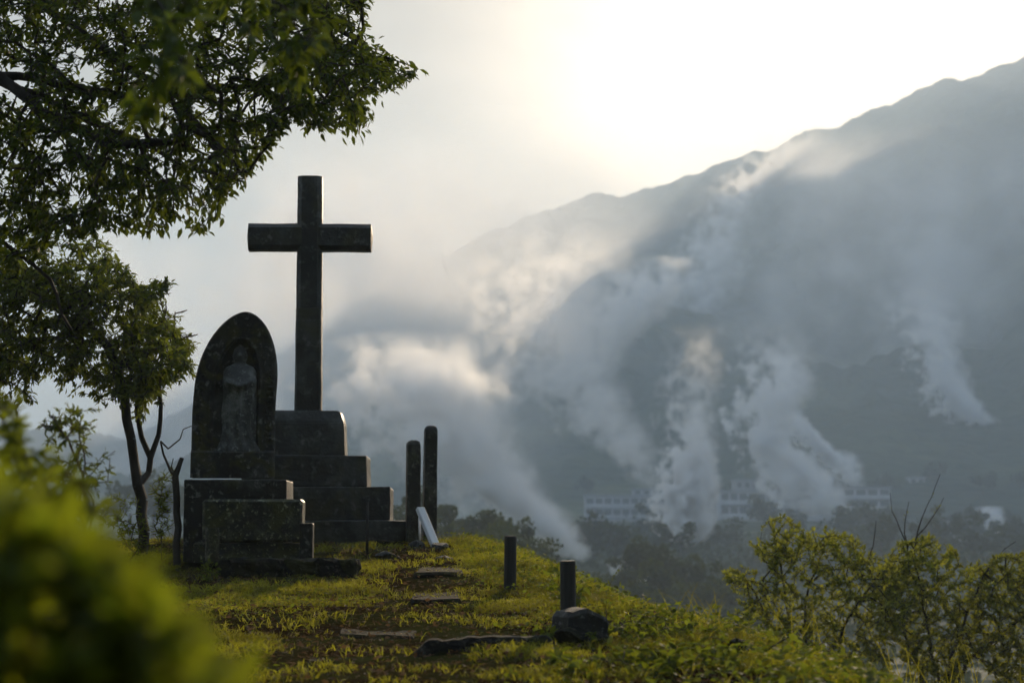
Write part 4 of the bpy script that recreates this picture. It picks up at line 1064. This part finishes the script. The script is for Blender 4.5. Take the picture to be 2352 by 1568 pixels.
for i in range(46):
    px = rf.uniform(1340, 2360); Yt = rf.uniform(300, 640); py = 1203 - 4 * F / Yt * (0.2 if Yt < 560 else 0.9) + (640 - Yt) * 0.22
    if Yt > 545: Yt = 655 + rf.uniform(0, 40); py = 1150 - rf.uniform(0, 60)
    x_ = at(px, py, Yt).x
    zt = landz(x_, Yt) + rf.uniform(4, 8)
    py = 784 - (zt / Yt * math.cos(PITCH) - math.sin(PITCH)) / (math.cos(PITCH) + zt / Yt * math.sin(PITCH)) * F
    lm = next(n for lim, n in ((1530, 'long white two-storey building'), (1655, 'upright steam plume'), (1800, 'white hotel block'), (1912, 'taller pale block'), (2045, 'wing with balcony bands'), (2150, 'balcony wing end'), (2260, 'small white house'), (9999, 'little steam puff')) if px < lim)
    lab = 'green tree ' + ('on the hillside behind the ' if Yt > 640 else 'on the open slope below the ') + lm
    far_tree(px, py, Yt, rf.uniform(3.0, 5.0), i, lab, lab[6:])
LD = 'hazy rounded evergreen seen far off left of the memorial'
for i, (px, py, rad) in enumerate(((300, 1094, 4.6), (355, 1098, 4.8), (400, 1100, 4.4))):
    far_tree(px, py, 300 + i * 6, rad, i, 'hazy far evergreen showing ' + ('beside the small tree trunk towards the sapling', 'between the small tree trunk and the pruned stem', 'right behind the pruned stem')[i], None, sx=1.2)

# thick low woodland that covers the valley floor between the single trees
rw = np.random.default_rng(9); N = 26000
az_ = rw.uniform(-18, 18, N); dd_ = 48 + 470 * rw.random(N) ** 1.3
xw = dd_ * np.sin(np.radians(az_)); yw = dd_ * np.cos(np.radians(az_)); lump = fbm(xw / 7, yw / 7, 55, 3)
ok = fbm(xw / 45, yw / 45, 56, 3) > np.interp(dd_, [50, 250, 500], [.2, .45, .52]); xw, yw, lump, dd_, az_ = xw[ok], yw[ok], lump[ok], dd_[ok], az_[ok]
N = len(xw); zw = land(az_, dd_) + rw.random(N) * (0.5 + 4.5 * lump ** 1.5) * np.interp(dd_, [50, 120, 500], [.7, 1, 1])
l = rw.uniform(.4, 1.0, N) * np.interp(dd_, [50, 300], [.55, 1.5])
wd_ = link_mesh('valley_woodland', leaves_mesh('valley_woodland', np.stack([xw, yw, zw], -1), rw.normal(0, 1, (N, 3)), rw.normal(0, 1, (N, 3)), l, l * .8, np.clip(lump + rw.normal(0, .2, N), 0, 1)), M['far_leaf'])
tag(wd_, 'low dark woodland and scrub covering the valley floor', 'woodland', kind='stuff')

# ------------------------------------------------------------------ buildings across the valley
def box_mesh(name, sx, sy, sz, mat):
    bm = bmesh.new(); bmesh.ops.create_cube(bm, size=1.0)
    for v in bm.verts: v.co = Vector((v.co.x * sx, v.co.y * sy, (v.co.z + .5) * sz))
    me = bm_mesh(name, bm); me.materials.append(mat); return me
WIN = {}
def building(name, label, px0, px1, py0, py1, Yb, storeys, bays, depth=12.0, wall='far_wall', roof=0.5, band=False):
    a = at(px0, py1, Yb); b = at(px1, py0, Yb); w = b.x - a.x; h = b.z - a.z; zg = min(landz((a.x + b.x) / 2, Yb), a.z) - 2
    e = empty(name, ((a.x + b.x) / 2, Yb + depth / 2, zg)); tag(e, label, 'building')
    o = link_mesh('wall', box_mesh('wall', w, depth, b.z - zg, M[wall]), None, e)
    o = link_mesh('roof', box_mesh('roof', w + .8, depth + .8, roof, M['far_roof']), None, e); o.location = (0, 0, b.z - zg + .003)
    z0 = a.z - zg; sh = h / storeys
    for s in range(storeys):
        if band:
            o = link_mesh('balcony', box_mesh('balcony', w * .98, 1.0, sh * .32, M[wall]), None, e); o.location = (0, -depth / 2 - .503, z0 + s * sh + sh * .02)
        for k in range(bays):
            ww = w / bays * (.78 if band else .55); hh = sh * .46
            key = (round(ww, 2), round(hh, 2))
            if key not in WIN: WIN[key] = box_mesh('window', ww, .16, hh, M['far_window'])
            o = link_mesh('window', WIN[key], None, e); o.location = (-w / 2 + w * (k + .5) / bays, -depth / 2 - .03, z0 + s * sh + sh * .38)
    return e
building('long_building', 'long white two-storey building with shaded window bays in the valley', 1345, 1530, 1140, 1192, 600, 2, 9, band=True)
building('white_building', 'white hotel block with rows of dark windows beside the steam', 1655, 1800, 1128, 1190, 605, 2, 7, band=True)
building('white_building', 'taller pale block with stacked balconies rising behind the steam', 1800, 1915, 1100, 1195, 612, 3, 5, band=True)
building('white_building', 'white wing with long horizontal balcony bands right of the tall block', 1910, 2045, 1120, 1172, 606, 2, 5, band=True)
building('low_building', 'low grey building stepped below the long white building', 1360, 1500, 1192, 1222, 575, 1, 8, wall='far_wall2')
building('low_building', 'low flat-roofed annex behind the white hotel block', 1690, 1760, 1104, 1128, 625, 1, 4, wall='far_wall2')
building('small_house', 'small white house with grey roof alone in the green slope', 2155, 2255, 1198, 1230, 480, 1, 4, roof=.8, depth=8)
building('small_house', 'tiny pale house among trees behind the small white house', 2240, 2300, 1168, 1186, 560, 1, 3, wall='far_wall2', depth=8)
building('small_house', 'small pale roofed house above the long white building', 1455, 1515, 1124, 1140, 640, 1, 3, depth=8)
for i, (px, py, w_) in enumerate(((2090, 1098, 34), (2140, 1112, 26), (2190, 1090, 30), (2255, 1105, 28), (2075, 1150, 40))):
    o = building('distant_house', 'distant pale house scattered on the far wooded hillside', px, px + w_, py, py + 16, 690 + i * 12, 1, 2, depth=6, wall='far_wall2')
    o['group'] = 'houses on the far hillside'

# ------------------------------------------------------------------ steam
def fcurve(nt, sock, pts):
    n = nd(nt, 'ShaderNodeFloatCurve', {'Value': sock}); c = n.mapping.curves[0]
    while len(c.points) < len(pts): c.points.new(0.5, 0.5)
    for p, (a, b) in zip(c.points, pts): p.location = (a, b); p.handle_type = 'AUTO'
    n.mapping.update(); return n.outputs[0]
def mth(nt, op, a, b=None, c=None, clamp=False):
    n = nd(nt, 'ShaderNodeMath', {0: a}, operation=op, use_clamp=clamp)
    for i, v in ((1, b), (2, c)):
        if v is None: continue
        if isinstance(v, bpy.types.NodeSocket): nt.links.new(v, n.inputs[i])
        else: n.inputs[i].default_value = v
    return n.outputs[0]
def plume(label, Yp, pts, dens, group=None, warp=0.6, flatten=1.0, soft=0.5, steps=0.4, dy=0.0, cut=0.7, g=0.42, fine=2.8):
    """pts: (px, py, radius in px, relative density) from the foot up; a swirling column of steam"""
    W = []
    for i, (px, py, r, q_) in enumerate(pts):
        Yi = Yp + dy * i / (len(pts) - 1); p = at(px, py, Yi); W.append((p.x, Yi, p.z, r * Yi / F, q_))
    x0, y0, z0 = W[0][:3]; H = W[-1][2] - z0
    t = [(w[2] - z0) / H for w in W]
    e = bpy.data.objects.new('steam_plume', None)
    # hull
    V = []; Fq = []; n = 18; NR = 20; V_r = []
    for i in range(NR + 1):
        tt_ = i / NR; cx = np.interp(tt_, t, [w[0] - x0 for w in W]); cyy = np.interp(tt_, t, [w[1] - y0 for w in W]); rr_ = np.interp(tt_, t, [w[3] for w in W])
        end = min(1, math.sqrt(max(0, 1 - (2 * tt_ - 1) ** 8)) + .12)
        for k in range(n):
            a_ = 2 * math.pi * k / n; q_ = 1.18 + 0.22 * mnoise.noise(Vector((math.cos(a_) * 1.5, math.sin(a_) * 1.5, tt_ * 7 + x0)))
            V.append((cx + rr_ * q_ * end * math.cos(a_), cyy + rr_ * q_ * end * flatten * math.sin(a_), tt_ * H))
    for i in range(NR):
        for k in range(n): k2 = (k + 1) % n; Fq.append((i * n + k, i * n + k2, (i + 1) * n + k2, (i + 1) * n + k))
    me = np_mesh('steam_plume', V, [np.array(Fq), np.array([list(range(n))[::-1]]), np.array([[NR * n + k for k in range(n)]])], smooth=True)
    m, nt = new_mat('steam')
    tc = nd(nt, 'ShaderNodeTexCoord').outputs['Object']
    sp = nd(nt, 'ShaderNodeSeparateXYZ', {0: tc})
    tz = mth(nt, 'DIVIDE', sp.outputs[2], H)
    def cv(vals):
        lo, hi = min(vals), max(vals); rg_ = max(hi - lo, 1e-6)
        f = fcurve(nt, tz, [(a, (v - lo) / rg_) for a, v in zip(t, vals)])
        return mth(nt, 'MULTIPLY_ADD', f, rg_, lo)
    cx = cv([w[0] - x0 for w in W]); rad = cv([w[3] for w in W]); den = cv([w[4] for w in W])
    rmean = float(np.mean([w[3] for w in W]))
    off = nd(nt, 'ShaderNodeVectorMath', {0: tc, 1: (x0 * 1.3, y0 * .7, z0)}, operation='ADD').outputs[0]
    nz = nd(nt, 'ShaderNodeTexNoise', {'Vector': off, 'Scale': fine / rmean, 'Detail': 4.0, 'Roughness': 0.53})
    nv = nd(nt, 'ShaderNodeVectorMath', {0: nz.outputs[1], 1: (.5, .5, .5)}, operation='SUBTRACT').outputs[0]
    ns = nd(nt, 'ShaderNodeSeparateXYZ', {0: nv})
    wx_ = mth(nt, 'MULTIPLY', mth(nt, 'MULTIPLY', ns.outputs[0], warp * 4), rad); wy_ = mth(nt, 'MULTIPLY', mth(nt, 'MULTIPLY', ns.outputs[1], warp * 4), rad)
    qx = mth(nt, 'DIVIDE', mth(nt, 'ADD', mth(nt, 'SUBTRACT', sp.outputs[0], cx), wx_), rad)
    ty_ = mth(nt, 'MULTIPLY', tz, dy) if dy else None
    py_ = mth(nt, 'SUBTRACT', sp.outputs[1], ty_) if dy else sp.outputs[1]
    qy = mth(nt, 'DIVIDE', mth(nt, 'ADD', py_, wy_), mth(nt, 'MULTIPLY', rad, flatten))
    r_ = mth(nt, 'SQRT', mth(nt, 'ADD', mth(nt, 'MULTIPLY', qx, qx), mth(nt, 'MULTIPLY', qy, qy)))
    # eat into the column with the noise: billows near the axis, wisps outside
    nn = mth(nt, 'DIVIDE', mth(nt, 'SUBTRACT', 0.72, nz.outputs[0]), 0.44, clamp=True)
    body = mth(nt, 'SUBTRACT', mth(nt, 'SUBTRACT', 1.0, r_), mth(nt, 'MULTIPLY', nn, cut))
    body = mth(nt, 'DIVIDE', body, soft, clamp=True)
    body = mth(nt, 'MULTIPLY', body, body)
    # fade out before the hull's own ends
    en = mth(nt, 'MULTIPLY', mth(nt, 'MULTIPLY', tz, 14.0, clamp=True), mth(nt, 'MULTIPLY', mth(nt, 'SUBTRACT', 1.0, tz), 4.0, clamp=True))
    dn = mth(nt, 'MULTIPLY', mth(nt, 'MULTIPLY', body, mth(nt, 'MULTIPLY', den, en)), dens / rmean)
    pv = nd(nt, 'ShaderNodeVolumePrincipled', {'Color': (.995, .996, .998, 1), 'Density': dn, 'Anisotropy': g})
    nd(nt, 'ShaderNodeOutputMaterial', {1: pv.outputs[0]})
    m.cycles.volume_step_rate = steps
    bpy.data.objects.remove(e)
    o = link_mesh('steam_plume', me, m, None, (x0, y0, z0))
    return tag(o, label, 'steam', group)
#STEAM
plume('dense white steam plume rising from behind the dark trees', 210, [(1335, 1292, 42, 2.2), (1290, 1240, 112, 2.0), (1225, 1180, 147, 1.6), (1130, 1110, 196, 1.0), (1050, 1010, 252, .8), (1000, 880, 280, .5), (960, 760, 280, .2)], 11.3)
plume('upright white steam plume in front of the long white building', 330, [(1578, 1258, 31, 2.2), (1588, 1200, 95, 2.0), (1592, 1120, 106, 1.5), (1598, 1050, 92, .8), (1600, 960, 98, .22), (1605, 850, 112, .1), (1610, 740, 126, .06)], 12.8)
plume('billowing steam plume rising from the white hotel blocks', 540, [(1900, 1190, 98, 1.0), (1860, 1110, 133, 1.4), (1800, 1045, 112, 1.4), (1765, 975, 106, 1.3), (1800, 900, 126, 1.0), (1805, 830, 126, .35), (1780, 720, 140, .1)], 9.7)
plume('thin slanting steam jet right of the billowing hotel plume', 640, [(1930, 1080, 17, 1.6), (1895, 1035, 45, 1.4), (1850, 990, 53, .9), (1800, 930, 62, .3)], 12.8)
plume('small faint steam puff beside the balcony wing', 650, [(1965, 1135, 36, .6), (1955, 1080, 56, .7), (1930, 1030, 64, .3)], 6.5)
plume('slanting steam plume high on the dark mountain slope', 800, [(2335, 1062, 22, 1.6), (2275, 1000, 70, 1.5), (2205, 920, 90, 1.2), (2165, 830, 92, .6), (2150, 730, 106, .35), (2130, 620, 126, .12)], 9.7)
plume('grey-blue steam plume leaning left above the long building', 420, [(1505, 1130, 41, .6), (1465, 1050, 95, 1.1), (1410, 975, 143, 1.1), (1330, 880, 202, 1.0), (1290, 760, 238, .8), (1320, 640, 250, .6), (1380, 520, 250, .2)], 4.0)
plume('thin faint steam drifting low over the wooded mound', 190, [(1510, 1420, 56, .3), (1480, 1340, 126, .5), (1500, 1270, 126, .2)], 4.8)
plume('little white steam puff beside the small white house', 500, [(2288, 1240, 20, .8), (2285, 1205, 45, 1.0), (2278, 1160, 48, .3)], 9.7)
plume('sunlit wisp of steam climbing across the mountain ridge', 1150, [(1590, 740, 112, .15), (1640, 620, 154, .5), (1670, 510, 98, .55), (1730, 420, 90, .5), (1800, 355, 104, .4), (1880, 280, 126, .15)], 5.5)
plume('sunlit steam billow drifting above the leaning grey-blue plume', 450, [(1330, 860, 90, .3), (1400, 770, 150, .7), (1480, 690, 150, .8), (1540, 590, 120, .2)], 7.9)
# the broad bank of drifting steam and mist behind the cross
b_ = plume('broad bank of sunlit drifting steam behind the cross and posts', 300, [(1080, 1240, 330, .3), (1060, 1080, 430, .55), (1040, 880, 560, .8), (950, 660, 640, .7), (900, 450, 640, .35), (900, 250, 600, .1)], 3.4, warp=.3, flatten=.5, cut=.62, g=.3, fine=3.4, steps=.5)
b_.name = 'steam_bank'; tag(b_, kind='stuff')
b_ = plume('wide high mist veiling the far end of the mountain ridge', 950, [(760, 1150, 760, .8), (860, 850, 940, .9), (920, 620, 900, .9), (1000, 450, 780, .75), (1030, 280, 620, .25)], 6.5, warp=.22, flatten=.35, cut=.4, g=.32, steps=.7)
b_.name = 'mist_bank'; tag(b_, kind='stuff')
b_ = plume('thin mist drifting across the upper mountain slope', 1000, [(2050, 1000, 500, .1), (2080, 800, 680, .5), (2110, 600, 740, .9), (2140, 400, 700, .7), (2160, 265, 600, .15)], 4.2, warp=.2, flatten=.3, cut=.5, g=.35, steps=.7)
b_.name = 'mist_veil'; tag(b_, kind='stuff')

# ------------------------------------------------------------------ haze
bm = bmesh.new(); bmesh.ops.create_cube(bm, size=1.0)
hz = link_mesh('haze', bm_mesh('haze', bm), None)
hz.scale = (8200, 8200, 414); hz.location = (0, 0, 414 / 2 - 13.5)
m, nt = new_mat('valley_haze')
pv = nd(nt, 'ShaderNodeVolumePrincipled', {'Color': (0.70, 0.85, 1.0, 1), 'Density': 0.00072, 'Anisotropy': 0.15})
nd(nt, 'ShaderNodeOutputMaterial', {1: pv.outputs[0]})
hz.data.materials.append(m)
tag(hz, 'thin pale morning haze filling the whole valley', 'haze', kind='stuff')
